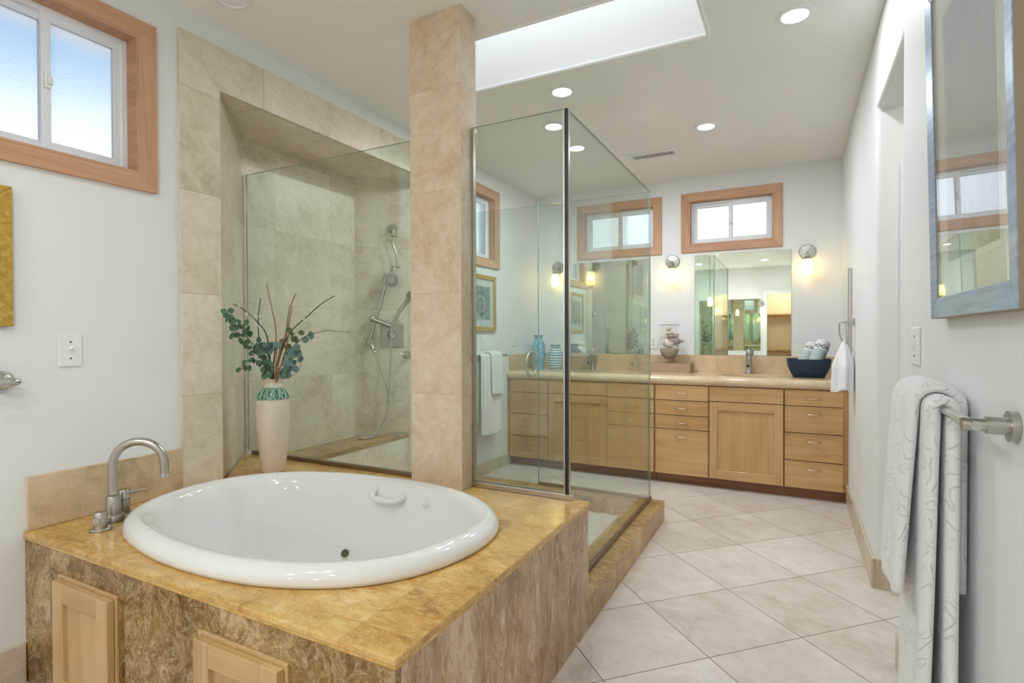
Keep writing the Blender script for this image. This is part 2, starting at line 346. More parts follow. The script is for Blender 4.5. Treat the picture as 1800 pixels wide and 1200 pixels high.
M['jet'] = plain('ivory_jet', lin(214, 208, 180), .25, var=.02)
M['jetdark'] = plain('jet_dark', lin(70, 64, 44), .4, var=.02)

# ------------------------------------------------------------------ mesh helpers
ORG = {}
def auto_uv(me):
    if not me.uv_layers: me.uv_layers.new(name='UVMap')
    L = me.uv_layers[0].data
    vs_ = [v.co for v in me.vertices]
    for p in me.polygons:
        n = p.normal
        if abs(n.z) > .75:
            for li in p.loop_indices:
                c = vs_[me.loops[li].vertex_index]; L[li].uv = (c.x, c.y)
        else:
            if abs(abs(n.x)-abs(n.y)) < .12*(abs(n.x)+abs(n.y)): t = Vector((-n.y, n.x)).normalized(); t = t if abs(t.y) > .3 and t.y > 0 else -t
            elif abs(n.x) > abs(n.y): t = Vector((0, 1))
            else: t = Vector((1, 0))
            for li in p.loop_indices:
                c = vs_[me.loops[li].vertex_index]; L[li].uv = (c.x*t.x+c.y*t.y, c.z)
class B:
    def __init__(s): s.v = []; s.f = []; s.uvs = None
    def add(s, vs_, fs, mt=None):
        o = len(s.v)
        s.v += [(mt @ Vector(v) if mt else Vector(v)) for v in vs_]
        s.f += [tuple(i+o for i in f) for f in fs]; return s
    def box(s, x0, x1, y0, y1, z0, z1, mt=None):
        if x0 > x1: x0, x1 = x1, x0
        if y0 > y1: y0, y1 = y1, y0
        if z0 > z1: z0, z1 = z1, z0
        return s.add([(x0, y0, z0), (x1, y0, z0), (x1, y1, z0), (x0, y1, z0), (x0, y0, z1), (x1, y0, z1), (x1, y1, z1), (x0, y1, z1)],
                     [(0, 3, 2, 1), (4, 5, 6, 7), (0, 1, 5, 4), (1, 2, 6, 5), (2, 3, 7, 6), (3, 0, 4, 7)], mt)
    def prism(s, poly, z0, z1, mt=None):
        n = len(poly)
        a = sum(poly[i][0]*poly[(i+1) % n][1]-poly[(i+1) % n][0]*poly[i][1] for i in range(n))
        if a < 0: poly = poly[::-1]
        return s.add([(x, y, z0) for x, y in poly]+[(x, y, z1) for x, y in poly],
                     [tuple(range(n))[::-1], tuple(range(n, 2*n))]+[(i, (i+1) % n, n+(i+1) % n, n+i) for i in range(n)], mt)
    def rings(s, rings, cap0=True, cap1=True, closed=False, mt=None):
        n = len(rings[0]); vs_ = [v for r in rings for v in r]; fs = []
        m_ = len(rings)
        for j in range(m_ if closed else m_-1):
            a, b = j*n, ((j+1) % m_)*n
            for i in range(n): fs.append((a+i, a+(i+1) % n, b+(i+1) % n, b+i))
        if not closed:
            if cap0: fs.append(tuple(range(n))[::-1])
            if cap1: fs.append(tuple(range((m_-1)*n, m_*n)))
        return s.add(vs_, fs, mt)
    def lathe(s, prof, n=40, c=(0, 0, 0), mt=None, cap0=True, cap1=True):
        R = [[(c[0]+r*math.cos(2*PI*i/n), c[1]+r*math.sin(2*PI*i/n), c[2]+z) for i in range(n)] for r, z in prof]
        return s.rings(R, cap0, cap1, mt=mt)
    def tube(s, pts, r, n=12, closed=False, flat=1.0, mt=None):
        P = [Vector(p) for p in pts]; m_ = len(P); R = []
        rad = r if isinstance(r, (list, tuple)) else [r]*m_
        up = None
        for i in range(m_):
            a = P[(i-1) % m_] if (closed or i > 0) else P[i]; b = P[(i+1) % m_] if (closed or i < m_-1) else P[i]
            t = (b-a).normalized()
            if up is None:
                up = Vector((0, 0, 1)) if abs(t.z) < .9 else Vector((0, 1, 0))
            x = t.cross(up)
            if x.length < 1e-4: x = t.cross(Vector((1, .3, .2)))
            x.normalize(); y = x.cross(t).normalized(); up = y
            R.append([P[i]+x*rad[i]*math.cos(2*PI*k_/n)+y*rad[i]*flat*math.sin(2*PI*k_/n) for k_ in range(n)])
        return s.rings(R, closed=closed, mt=mt)
    def cyl(s, a, b, r, n=24, r2=None):
        return s.tube([a, b], [r, r if r2 is None else r2], n)
    def ell(s, c, rx, ry, rz, n=20, m_=12, mt=None):
        R = []
        for j in range(1, m_):
            ph = -PI/2+PI*j/m_
            R.append([(c[0]+rx*math.cos(ph)*math.cos(2*PI*i/n), c[1]+ry*math.cos(ph)*math.sin(2*PI*i/n), c[2]+rz*math.sin(ph)) for i in range(n)])
        return s.rings(R, mt=mt)
    def bounds(s):
        return [(min(v[i] for v in s.v), max(v[i] for v in s.v)) for i in range(3)]
    def build(s, name, mat, parent=None, smooth=False, bevel=0.0, seg=2, uv=True, org=None, angle=40):
        me = bpy.data.meshes.new(name)
        me.from_pydata([tuple(v) for v in s.v], [], s.f); me.update()
        bm = bmesh.new(); bm.from_mesh(me); bmesh.ops.recalc_face_normals(bm, faces=bm.faces); bm.to_mesh(me); bm.free(); me.update()
        if uv: auto_uv(me)
        o = bpy.data.objects.new(name, me); COL.objects.link(o)
        if isinstance(mat, (list, tuple)):
            for q in mat: me.materials.append(M[q])
        else: me.materials.append(M[mat])
        if parent is not None: base = ORG[parent]; o.parent = parent
        elif org is not None: base = Vector(org); o.location = base
        else:
            b = s.bounds(); base = Vector(((b[0][0]+b[0][1])/2, (b[1][0]+b[1][1])/2, b[2][0])); o.location = base
        me.transform(Matrix.Translation(-base))
        ORG[o] = base
        if smooth:
            for p in me.polygons: p.use_smooth = True
            try: me.set_sharp_from_angle(angle=math.radians(angle))
            except Exception: pass
        if bevel:
            md = o.modifiers.new('bevel', 'BEVEL'); md.width = bevel; md.segments = seg; md.limit_method = 'ANGLE'; md.angle_limit = math.radians(50)
            md.harden_normals = False
        return o
def tag(o, label, cat, group=None, kind=None):
    o['label'] = label; o['category'] = cat
    if group: o['group'] = group
    if kind: o['kind'] = kind
    return o
def thing(name, loc, label, cat, group=None, kind=None):
    o = bpy.data.objects.new(name, None); COL.objects.link(o); o.location = loc; o.empty_display_size = .05
    ORG[o] = Vector(loc); return tag(o, label, cat, group, kind)
def struct(o, label=None, cat=None):
    o['kind'] = 'structure'
    if label: o['label'] = label
    if cat: o['category'] = cat
    return o
def cut(o, cutter):
    md = o.modifiers.new('cut', 'BOOLEAN'); md.object = cutter; md.operation = 'DIFFERENCE'; md.solver = 'EXACT'
    dg = bpy.context.evaluated_depsgraph_get(); dg.update()
    me = bpy.data.meshes.new_from_object(o.evaluated_get(dg)); old = o.data
    o.modifiers.remove(md); o.data = me; me.name = old.name
    bpy.data.meshes.remove(old); bpy.data.objects.remove(cutter)
    base = ORG[o]; me.transform(Matrix.Translation(base)); auto_uv(me); me.transform(Matrix.Translation(-base))
def spline(pts, k=6):
    P = [Vector(p) for p in pts]; out = []
    for i in range(len(P)-1):
        p0, p1, p2, p3 = P[max(i-1, 0)], P[i], P[i+1], P[min(i+2, len(P)-1)]
        for j in range(k):
            t = j/k; out.append(.5*((2*p1)+(p2-p0)*t+(2*p0-5*p1+4*p2-p3)*t*t+(3*p1-p0-3*p2+p3)*t**3))
    out.append(P[-1]); return out
def copy_tree(o, parent=None):
    c = o.copy(); COL.objects.link(c)
    if parent: c.parent = parent; c.matrix_parent_inverse = o.matrix_parent_inverse.copy()
    ORG[c] = ORG[o].copy()
    for ch in list(o.children): copy_tree(ch, c)
    return c
def wall_grid(b, axis, p0, p1, u0, u1, z0, z1, holes):
    """solid wall between planes p0..p1 across `axis`, spanning u and z, with rectangular openings (u0,u1,z0,z1)"""
    us = sorted({u0, u1, *[h[0] for h in holes], *[h[1] for h in holes]}); us = [u for u in us if u0 <= u <= u1]
    zs = sorted({z0, z1, *[h[2] for h in holes], *[h[3] for h in holes]}); zs = [z for z in zs if z0 <= z <= z1]
    solid = lambda i, j: 0 <= i < len(us)-1 and 0 <= j < len(zs)-1 and not any(
        h[0]-1e-6 <= (us[i]+us[i+1])/2 <= h[1]+1e-6 and h[2]-1e-6 <= (zs[j]+zs[j+1])/2 <= h[3]+1e-6 for h in holes)
    P = (lambda p, u, z: (p, u, z)) if axis == 'x' else (lambda p, u, z: (u, p, z))
    q = lambda a, b_, c, d: b.add([a, b_, c, d], [(0, 1, 2, 3)])
    for i in range(len(us)-1):
        for j in range(len(zs)-1):
            if not solid(i, j): continue
            a, c, e_, f_ = us[i], us[i+1], zs[j], zs[j+1]
            for p in (p0, p1): q(P(p, a, e_), P(p, c, e_), P(p, c, f_), P(p, a, f_))
            if not solid(i-1, j): q(P(p0, a, e_), P(p1, a, e_), P(p1, a, f_), P(p0, a, f_))
            if not solid(i+1, j): q(P(p0, c, e_), P(p1, c, e_), P(p1, c, f_), P(p0, c, f_))
            if not solid(i, j-1): q(P(p0, a, e_), P(p1, a, e_), P(p1, c, e_), P(p0, c, e_))
            if not solid(i, j+1): q(P(p0, a, f_), P(p1, a, f_), P(p1, c, f_), P(p0, c, f_))
    return b
def weld(o):
    bm = bmesh.new(); bm.from_mesh(o.data); bmesh.ops.remove_doubles(bm, verts=bm.verts, dist=1e-5)
    bmesh.ops.recalc_face_normals(bm, faces=bm.faces); bm.to_mesh(o.data); bm.free(); return o

# ================================================================== SETTING
WT = .16
W1 = (.72, 1.28, 1.862, 2.418); W2 = (3.692, 4.257, 1.862, 2.418)
NICHE = (1.632, 3.418, -.02, 2.337)
NHOLE = (1.632, 3.418, -.02, 2.345)
struct(weld(wall_grid(B(), 'x', XL-WT, XL, YR, YB+.16, -.02, ZC, [W1, W2, NHOLE]).build('wall_left', 'wall', uv=False)))
W3 = (-1.856, -1.161, 2.015, 2.414); W4 = (-.850, -.158, 2.015, 2.414)
struct(weld(wall_grid(B(), 'y', YB, YB+.16, XL-.2, XR+.2, -.02, ZC, [W3, W4]).build('wall_back', 'wall', uv=False)))
struct(weld(wall_grid(B(), 'x', XR, XR+.13, YR, YB, -.02, ZC, [(YJ0, YJ1, -.02, ZJ)]).build('wall_right', 'wallr', uv=False, bevel=.018, seg=3)))
CL = (-.509, .20, 0, 2.063)
struct(weld(wall_grid(B(), 'y', YR-.12, YR, XL-.2, XR+.2, -.02, ZC, [CL]).build('wall_rear', 'wall', uv=False)))
# alcove beyond the doorway on the right
b = B(); b.box(XR+.13, 1.5, YJ1+.0, YJ1+.1, 0, 2.5); b.box(XR+.13, 1.5, 1.2, 1.3, 0, 2.5); b.box(1.5, 1.6, 1.2, YJ1+.1, 0, 2.5); b.box(XR+.131, 1.6, 1.2, YJ1+.1, 2.4, 2.5)
struct(b.build('wall_alcove', 'wall'))
t_ = thing('recessed_light', (.9, 2.3, 2.4), 'added round ceiling fill light inside the doorway alcove', 'ceiling light')  # fixture and lamp added as fill to brighten the doorway soffit
b = B(); b.lathe([(0, 0), (.075, 0), (.07, -.008), (0, -.009)], 28, (.9, 2.3, 2.4)); b.build('lens', 'lampwarm', t_)
area('alcove_fill_lamp', (.9, 2.3, 2.385), .12, .12, 2.2, (1, .92, .78), shape='DISK')
b = B(); cx0, cx1, cz = .437, .52, 2.0
b.box(cx0, cx1, YJ1-.018, YJ1-.001, 0, cz-.08); b.box(cx0, 1.3, YJ1-.018, YJ1-.001, cz-.08, cz)
struct(b.build('trim_1', 'white', bevel=.004))
# floor, ceiling with skylight well
b = B(); b.box(XN-.3, 1.6, YR-1.2, YB+.2, -.06, 0); struct(b.build('floor', 'floor'))
b = B()
s0, s1, s2, s3 = SKYL
for x0, x1, y0, y1 in ((XN-.3, s0, YR-1.2, YB+.2), (s1, 1.0, YR-1.2, YB+.2), (s0, s1, YR-1.2, s2), (s0, s1, s3, YB+.2)):
    b.box(x0, x1, y0, y1, ZC, ZC+.1)
struct(b.build('ceiling', 'ceil'))
b = B(); t = .04
for x0, x1, y0, y1 in ((s0-t, s0, s2-t, s3+t), (s1, s1+t, s2-t, s3+t), (s0, s1, s2-t, s2), (s0, s1, s3, s3+t)):
    b.box(x0, x1, y0, y1, ZC+.1, WELL_Z)
lp = [(s0, s2), (s1, s2), (s1, s3), (s0, s3)]
well = struct(b.build('skylight_well', 'ceil'), 'bright white plastered skylight shaft in the ceiling above the shower', 'skylight')
b = B(); b.box(s0-.03, s1+.03, s2-.03, s3+.03, WELL_Z, WELL_Z+.02); b.build('skylight_dome', 'acryl', well)
b = B()
for (xa, ya), (xb, yb) in zip(lp, lp[1:]+lp[:1]): b.cyl((xa, ya, ZC+.006), (xb, yb, ZC+.006), .012, 12)
for xa, ya in lp: b.ell((xa, ya, ZC+.006), .012, .012, .012, 10, 6)
b.build('bullnose_corner', 'ceil', well, smooth=True)
# shower bay walls (splayed), soffit
b = B()
NY0, NY1 = NICHE[0]+(XL-XN), NICHE[1]-(XL-XN)
def quadz(x0, y0, x1, y1, z0, z1): b.add([(x0, y0, z0), (x1, y1, z0), (x1, y1, z1), (x0, y0, z1)], [(0, 1, 2, 3)])
for off in (0,):
    quadz(XL, NICHE[0], XN, NY0, 0, NICHE[3]); quadz(XN, NY0, XN, NY1, 0, NICHE[3]); quadz(XN, NY1, XL, NICHE[1], 0, NICHE[3])
b.add([(XL, NICHE[0], 2.337), (XN, NY0, 2.337), (XN, NY1, 2.337), (XL, NICHE[1], 2.337)], [(0, 1, 2, 3)])
sw = struct(b.build('wall_shower_bay', 'tile'))
# tile band round the bay
b = B(); ti = .012; z0b = ZD; zo = 2.54
yo0, yo1 = 1.442, 3.61
b.add([(XL+ti, yo0, z0b), (XL+ti, NICHE[0], z0b), (XL+ti, NICHE[0], 2.337), (XL+ti, yo0, zo),
       (XL, yo0, z0b), (XL, NICHE[0], z0b), (XL, NICHE[0], 2.337), (XL, yo0, zo)],
      [(0, 1, 2, 3), (4, 7, 6, 5), (0, 3, 7, 4), (1, 5, 6, 2), (0, 4, 5, 1), (3, 2, 6, 7)])
struct(b.build('trim_2', 'tile_trim', bevel=.003))
b = B()
b.add([(XL+ti, NICHE[1], .13), (XL+ti, yo1, .13), (XL+ti, yo1, zo), (XL+ti, NICHE[1], 2.337), (XL, NICHE[1], .13), (XL, yo1, .13), (XL, yo1, zo), (XL, NICHE[1], 2.337)],
      [(0, 1, 2, 3), (4, 7, 6, 5), (0, 3, 7, 4), (1, 5, 6, 2), (0, 4, 5, 1), (3, 2, 6, 7)])
struct(b.build('trim_3', 'tile_trim', bevel=.003))
b = B()
b.add([(XL+ti, yo0, zo), (XL+ti, NICHE[0], 2.337), (XL+ti, NICHE[1], 2.337), (XL+ti, yo1, zo), (XL, yo0, zo), (XL, NICHE[0], 2.337), (XL, NICHE[1], 2.337), (XL, yo1, zo)],
      [(0, 1, 2, 3), (4, 7, 6, 5), (0, 4, 5, 1), (1, 5, 6, 2), (2, 6, 7, 3), (3, 7, 4, 0)])
struct(b.build('trim_4', 'tile_top', bevel=.003))
b = B(); b.box(XL, XL+.014, .9, yo0, ZD, .714); struct(b.build('trim_5', 'tile_bs', bevel=.003))
# tiled column
b = B(); b.box(-1.556, -1.282, 1.999, 2.126, ZD, ZC); struct(b.build('column', 'column', bevel=.002))
# baseboards
b = B(); b.box(XL, XL+.014, YR, YF-.004, 0, .14); struct(b.build('baseboard_left', 'base', bevel=.003))
b = B(); b.box(XL, XL+.014, YE+.035, 4.54, 0, .105); struct(b.build('baseboard_shower', 'base', bevel=.003))
b = B(); b.box(XR-.014, XR, YJ1-.014, 4.54, 0, .14); b.box(XR, XR+.12, YJ1-.014, YJ1, 0, .14); struct(b.build('baseboard_right', 'base', bevel=.003))
b = B(); b.box(XR-.014, XR, YR, YJ0+.014, 0, .12); struct(b.build('baseboard_near', 'base', bevel=.003))
b = B(); b.box(CL[1]+.07, XR-.015, YR, YR+.012, 0, .12); b.box(XL+.02, CL[0]-.07, YR, YR+.012, 0, .12); struct(b.build('baseboard_rear', 'base', bevel=.003))
# closet behind the rear opening
b = B(); b.box(-.9, .5, YR-1.2, YR-1.15, 0, 2.5); b.box(-.9, -.85, YR-1.15, YR-.12, 0, 2.5); b.box(.45, .5, YR-1.15, YR-.12, 0, 2.5); b.box(-.9, .5, YR-1.2, YR-.12, 2.45, 2.5)
struct(b.build('wall_closet', 'closet'))
b = B(); b.box(CL[0]-.065, CL[0], YR, YR+.015, 0, CL[3]+.065); b.box(CL[1], CL[1]+.065, YR, YR+.015, 0, CL[3]+.065); b.box(CL[0], CL[1], YR, YR+.015, CL[3], CL[3]+.065)
struct(b.build('trim_6', 'white', bevel=.004))
for zz, lab in ((1.64, 'upper wooden shelf and hanging rod in the closet reflected in the mirror'), (.86, 'lower wooden shelf and hanging rod in the closet reflected in the mirror')):
    t_ = thing('closet_shelf', (-.2, YR-.95, zz), lab, 'shelf', 'closet shelves')
    b = B(); b.box(-.849, .449, YR-1.149, YR-.80, zz, zz+.025); b.build('shelf_board', 'maple_h', t_)
    b = B(); b.cyl((-.849, YR-.88, zz-.06), (.449, YR-.88, zz-.06), .016); b.build('hanging_rod', 'maple_h', t_, smooth=True)
    for xx in (-.35, .1):
        b = B(); b.box(xx-.012, xx+.012, YR-1.149, YR-.86, zz-.03, zz); b.box(xx-.012, xx+.012, YR-.90, YR-.86, zz-.09, zz-.03)
        b.build('bracket', 'maple_h', t_)

# ------------------------------------------------------------------ windows: wood casing, vinyl slider, obscure panes
def window(name, W, to):
    """W=(u0,u1,z0,z1) opening; to(u,d,z): d is depth into the wall (0 = wall face, negative = into the room)"""
    u0, u1, z0, z1 = W
    def bx(b, a0, a1, d0, d1, c0, c1):
        p, q = to(a0, d0, c0), to(a1, d1, c1); b.box(p[0], q[0], p[1], q[1], p[2], q[2])
    cw = .066
    root = bpy.data.objects.new(name, None); COL.objects.link(root)
    p = to((u0+u1)/2, 0, z0); root.location = p; ORG[root] = Vector(p); root['kind'] = 'structure'
    b = B()   # mitred casing as four bevelled trapezoids
    o_ = [(u0-cw, z0-cw), (u1+cw, z0-cw), (u1+cw, z1+cw), (u0-cw, z1+cw)]; i_ = [(u0, z0), (u1, z0), (u1, z1), (u0, z1)]
    def side(b, k_):
        k2 = (k_+1) % 4
        q = [o_[k_], o_[k2], i_[k2], i_[k_]]
        md_ = [(q[0][0]*.45+q[3][0]*.55, q[0][1]*.45+q[3][1]*.55), (q[1][0]*.45+q[2][0]*.55, q[1][1]*.45+q[2][1]*.55)]
        V = [to(u, 0, z) for u, z in q]+[to(q[0][0], -.02, q[0][1]), to(q[1][0], -.02, q[1][1]), to(md_[1][0], -.017, md_[1][1]), to(md_[0][0], -.017, md_[0][1]),
             to(q[2][0], -.012, q[2][1]), to(q[3][0], -.012, q[3][1])]
        b.add(V, [(0, 1, 2, 3), (4, 5, 6, 7), (7, 6, 8, 9), (0, 4, 5, 1), (2, 8, 9, 3), (0, 3, 9, 7, 4), (1, 5, 6, 8, 2)])
    for ks, mt in (((0, 2), 'fir_h'), ((1, 3), 'fir_v')):
        for k_ in ks: b = B(); side(b, k_); b.build('casing', mt, root, bevel=.0012, seg=1)
    b = B(); jt = .010   # wooden jamb liner
    bx(b, u0, u0+jt, -.012, .07, z0, z1); bx(b, u1-jt, u1, -.012, .07, z0, z1); bx(b, u0+jt, u1-jt, -.012, .07, z0, z0+jt); bx(b, u0+jt, u1-jt, -.012, .07, z1-jt, z1)
    b.build('jamb', 'fir_h', root)
    fu0, fu1, fz0, fz1 = u0+jt, u1-jt, z0+jt, z1-jt
    def rect_frame(b, a0, a1, c0, c1, w, d0, d1):
        bx(b, a0, a0+w, d0, d1, c0, c1); bx(b, a1-w, a1, d0, d1, c0, c1); bx(b, a0+w, a1-w, d0, d1, c0, c0+w); bx(b, a0+w, a1-w, d0, d1, c1-w, c1)
    b = B(); rect_frame(b, fu0, fu1, fz0, fz1, .022, .055, .12); b.build('window_frame', 'vinyl', root, bevel=.002)
    um = (fu0+fu1)/2
    for s_, (a0, a1, d0) in enumerate(((fu0+.018, um+.016, .078), (um-.016, fu1-.018, .062))):
        b = B(); rect_frame(b, a0, a1, fz0+.018, fz1-.018, .030, d0, d0+.022); sh = b.build('sash', 'vinyl', root, bevel=.002)
        b = B(); bx(b, a0+.026, a1-.026, d0+.009, d0+.013, fz0+.044, fz1-.044); b.build('pane', 'frost', sh)
    b = B(); zl = (fz0+fz1)/2
    bx(b, um-.011, um+.011, .048, .0625, zl-.028, zl+.028); bx(b, um-.004, um+.012, .038, .048, zl-.016, zl+.012)
    b.build('latch', 'white', root, bevel=.003)
    return root
TL = lambda u, d, z: (XL-d, u, z)
TB = lambda u, d, z: (u, YB+d, z)
window('window_1', W1, TL); window('window_2', W2, TL); window('window_3', W3, TB); window('window_4', W4, TB)

# ------------------------------------------------------------------ ceiling lights
def can(x, y, label, lit=True, w=CAN_W):
    t_ = thing('recessed_light', (x, y, ZC), label, 'ceiling light', 'recessed ceiling lights')
    b = B(); b.lathe([(.052, -.001), (.056, -.006), (.072, -.007), (.080, -.004), (.082, .0)], 40, (x, y, ZC), cap0=False, cap1=False); b.build('trim_ring', 'white', t_, smooth=True)
    b = B(); b.lathe([(.0, -.0015), (.053, -.0015), (.053, -.0005), (.0, -.0005)], 32, (x, y, ZC), cap0=False, cap1=False); b.build('lens', 'lampwarm' if lit else 'white', t_)
    if lit: area('recessed_lamp', (x, y, ZC-.012), .10, .1, w, CAN_COL, shape='DISK', spread=180)
can(-.0, 2.762, 'lit round ceiling light nearest the right wall', w=CAN_W*.5)
can(-1.212, 2.988, 'lit round ceiling light just beyond the skylight, above the shower')
can(-.54, 3.943, 'lit round ceiling light beside the air vent')
can(-1.464, 3.455, 'lit round ceiling light left of the dark glass corner joint')
can(-1.476, 3.934, 'lit round ceiling light right of the dark glass corner joint')
can(-2.12, 1.52, 'unlit round ceiling fixture above the tub at the photo top', lit=False)
can(-1.2, .15, 'added out-of-view ceiling fill light above the floor before the tub', w=CAN_W*.7)  # unseen extra can, added as fill for the near room
can(-.5, -1.1, 'added ceiling fill light behind the camera by the rear closet', w=CAN_W*1.3)  # added behind the camera to raise the ambient light
t_ = thing('closet_fill_light', (-.2, YR-.6, 2.45), 'added round ceiling fill light inside the rear closet, seen only by its glow', 'ceiling light')  # added fixture and lamp that brighten the closet interior
b = B(); b.lathe([(0, 0), (.09, 0), (.085, -.03), (.06, -.045), (0, -.05)], 28, (-.2, YR-.6, 2.45)); b.build('lamp_shade', 'lampwarm', t_, smooth=True)
area('closet_fill_lamp', (-.2, YR-.6, 2.39), .15, .15, 6, CAN_COL, shape='DISK')
can(-1.7, -1.2, 'added ceiling fill light behind the camera by the rear left mirror', w=CAN_W*1.3)  # another can added behind the camera as room fill
# air vent
t_ = thing('ceiling_vent', (-1.0, 4.365, ZC), 'white slotted air vent in the ceiling above the vanity', 'air vent')
vx0, vx1, vy0, vy1 = -1.19, -.815, 4.285, 4.44
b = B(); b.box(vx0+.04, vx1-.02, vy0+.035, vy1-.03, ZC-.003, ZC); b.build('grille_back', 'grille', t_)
b = B()
b.box(vx0, vx1, vy0, vy0+.035, ZC-.008, ZC); b.box(vx0, vx1, vy1-.03, vy1, ZC-.008, ZC); b.box(vx0, vx0+.04, vy0+.035, vy1-.03, ZC-.008, ZC); b.box(vx1-.02, vx1, vy0+.035, vy1-.03, ZC-.008, ZC)
b.build('frame', 'white', t_, bevel=.003)
b = B()
for i in range(17):
    x = vx0+.052+i*(vx1-vx0-.082)/16
    b.box(x-.004, x+.004, vy0+.034, vy1-.029, -.0012, .0012, Matrix.Translation((0, 0, ZC-.006)))
b.build('slat', 'white', t_)

# ================================================================== TUB
TC = Vector((-1.555, 1.415))
outl = [(-2.205, 1.18), (-2.09, 1.051), (-1.955, 1.005), (-1.791, .967), (-1.626, .949), (-1.477, .951), (-1.316, .970), (-1.188, 1.009), (-1.08, 1.063), (-.991, 1.133), (-.922, 1.238),
        (-.878, 1.395), (-.872, 1.523), (-.898, 1.66), (-1.045, 1.80), (-1.21, 1.875), (-1.4, 1.905), (-1.635, 1.895), (-1.865, 1.856), (-2.03, 1.797), (-2.155, 1.705), (-2.25, 1.545), (-2.262, 1.356)]
pol = sorted((math.atan2(y-TC.y, x-TC.x), math.hypot(x-TC.x, y-TC.y)) for x, y in outl)
def tub_r(th):
    th = (th+PI) % (2*PI)-PI
    ps = [(pol[-1][0]-2*PI, pol[-1][1])]+pol+[(pol[0][0]+2*PI, pol[0][1])]
    for (a, ra), (b_, rb) in zip(ps, ps[1:]):
        if a <= th <= b_: return ra+(rb-ra)*(th-a)/(b_-a)
NT = 120
rad = [tub_r(2*PI*i/NT) for i in range(NT)]
for _ in range(10): rad = [(rad[i-1]+2*rad[i]+rad[(i+1) % NT])/4 for i in range(NT)]
def tub_ring(off, z, k=1.0):
    out = []
    for i in range(NT):
        th = 2*PI*i/NT
        # inward offset measured along the local normal
        dr = (rad[(i+1) % NT]-rad[i-1])/(4*PI/NT); nrm = math.hypot(1, dr/rad[i])
        r = max(rad[i]*k-off*nrm, .02); out.append((TC.x+r*math.cos(th), TC.y+r*math.sin(th), z))
    return out
t_ = thing('bathtub', (TC.x, TC.y, ZD), 'large oval glossy white drop-in bathtub set in the golden stone deck', 'bathtub')
prof = [(.06, -.03), (.012, .001), (.002, .004), (0, .014), (.003, .028), (.011, .042), (.024, .052), (.04, .056), (.056, .054), (.070, .046), (.082, .032), (.092, .012), (.100, -.02),
        (.112, -.08), (.128, -.16), (.148, -.24), (.172, -.31), (.205, -.36), (.25, -.385), (.31, -.395), (.40, -.398)]
R = [tub_ring(o, ZD+z) for o, z in prof]
b = B(); b.rings(R, cap0=False, cap1=True); b.build('tub_shell', 'porc', t_, smooth=True, angle=80)
def on_tub(th, off, z):
    i = th/(2*PI)*NT; r = tub_r(th)-off; return Vector((TC.x+r*math.cos(th), TC.y+r*math.sin(th), ZD+z))
def px_ray(u, v):
    return c_fwd+c_right*((u-900)/FPX)+c_up*((600-v)/FPX)
def on_wall_px(u, v):
    """where the view ray of a tub fitting meets the basin wall (used once to place the fitting)"""
    D = px_ray(u, v).normalized(); P = Vector((0, 0, 1.2)); best = None
    for i in range(600, 3000):
        q = P+D*(i*.001); z = q.z-ZD
        if z > .03: continue
        th = math.atan2(q.y-TC.y, q.x-TC.x); rr = math.hypot(q.x-TC.x, q.y-TC.y)
        off = None
        for (o0, z0), (o1, z1) in zip(prof[10:], prof[11:]):
            if z1 <= z <= z0: off = o0+(o1-o0)*(z-z0)/(z1-z0)
        if off is None: continue
        if rr > tub_r(th)-off and q.y > TC.y-.2: return q, th
    return q, th
# grab handle on the far side
q, th = on_wall_px(686, 872)
n_ = Vector((-math.cos(th), -math.sin(th), 0)); n_ = Vector((.05, -1, 0)).normalized(); tn = Vector((-n_.y, n_.x, 0))
b = B(); hw = .075
pts = [q-tn*hw+n_*-.02+Vector((0, 0, .022)), q-tn*hw+n_*.015+Vector((0, 0, .016)), q-tn*hw*.86+n_*.036, q-tn*hw*.4+n_*.046+Vector((0, 0, -.004)), q+tn*hw*.4+n_*.046+Vector((0, 0, -.004)), q+tn*hw*.86+n_*.036, q+tn*hw+n_*.012+Vector((0, 0, .008)), q+tn*hw+n_*-.02+Vector((0, 0, .012))]
b.tube(spline(pts, 5), .0130, 14); b.build('grab_handle', 'porc', t_, smooth=True)
b = B(); R = []
for j, (z, w, d) in enumerate(((-.01, .058, .03), (-.02, .06, .024), (-.04, .055, .012), (-.055, .048, .0))):
    R.append([q+tn*w*math.cos(a*PI/10)+n_*(d*math.sin(a*PI/10)-.012)+Vector((0, 0, z)) for a in range(11)]+[q-tn*w+n_*-.03+Vector((0, 0, z)), q+tn*w+n_*-.03+Vector((0, 0, z))])
b.rings(R); b.build('handle_recess', 'porc', t_, smooth=True)
q, th = on_wall_px(752, 884)
n_ = Vector((-.35, -1, .25)).normalized()
b = B(); b.cyl(q-n_*.012, q+n_*.018, .021, 24, .018); b.cyl(q+n_*.017, q+n_*.027, .013, 20, .011); b.build('air_button', 'porc', t_, smooth=True)
q, th = on_wall_px(608, 973)
n_ = Vector((.28, -.75, .5)).normalized()
b = B(); b.cyl(q-n_*.02, q+n_*.008, .027, 28, .023); jt = b.build('jet', 'jet', t_, smooth=True)
b = B(); b.lathe([(.011, 0), (.016, .001), (.017, .004), (.0145, .005), (.011, .004), (.011, 0)], 24, cap0=False, cap1=False, mt=Matrix.Translation(q+n_*.007) @ n_.to_track_quat('Z', 'Y').to_matrix().to_4x4()); b.build('nozzle_ring', 'jetdark', jt, smooth=True)
b = B(); b.cyl(q+n_*.006, q+n_*.0095, .0105, 20); b.build('nozzle', 'jetdark', jt)
# moulded arm rest lip on the near side
b = B(); pa = []
for s_ in range(9):
    th = math.radians(214+s_*2.6); pa.append(on_tub(th, .125, -.03))
b.tube(pa, [.004, .012, .016, .018, .019, .018, .016, .012, .004], 14, flat=.6); b.build('arm_rest', 'porc', t_, smooth=True)

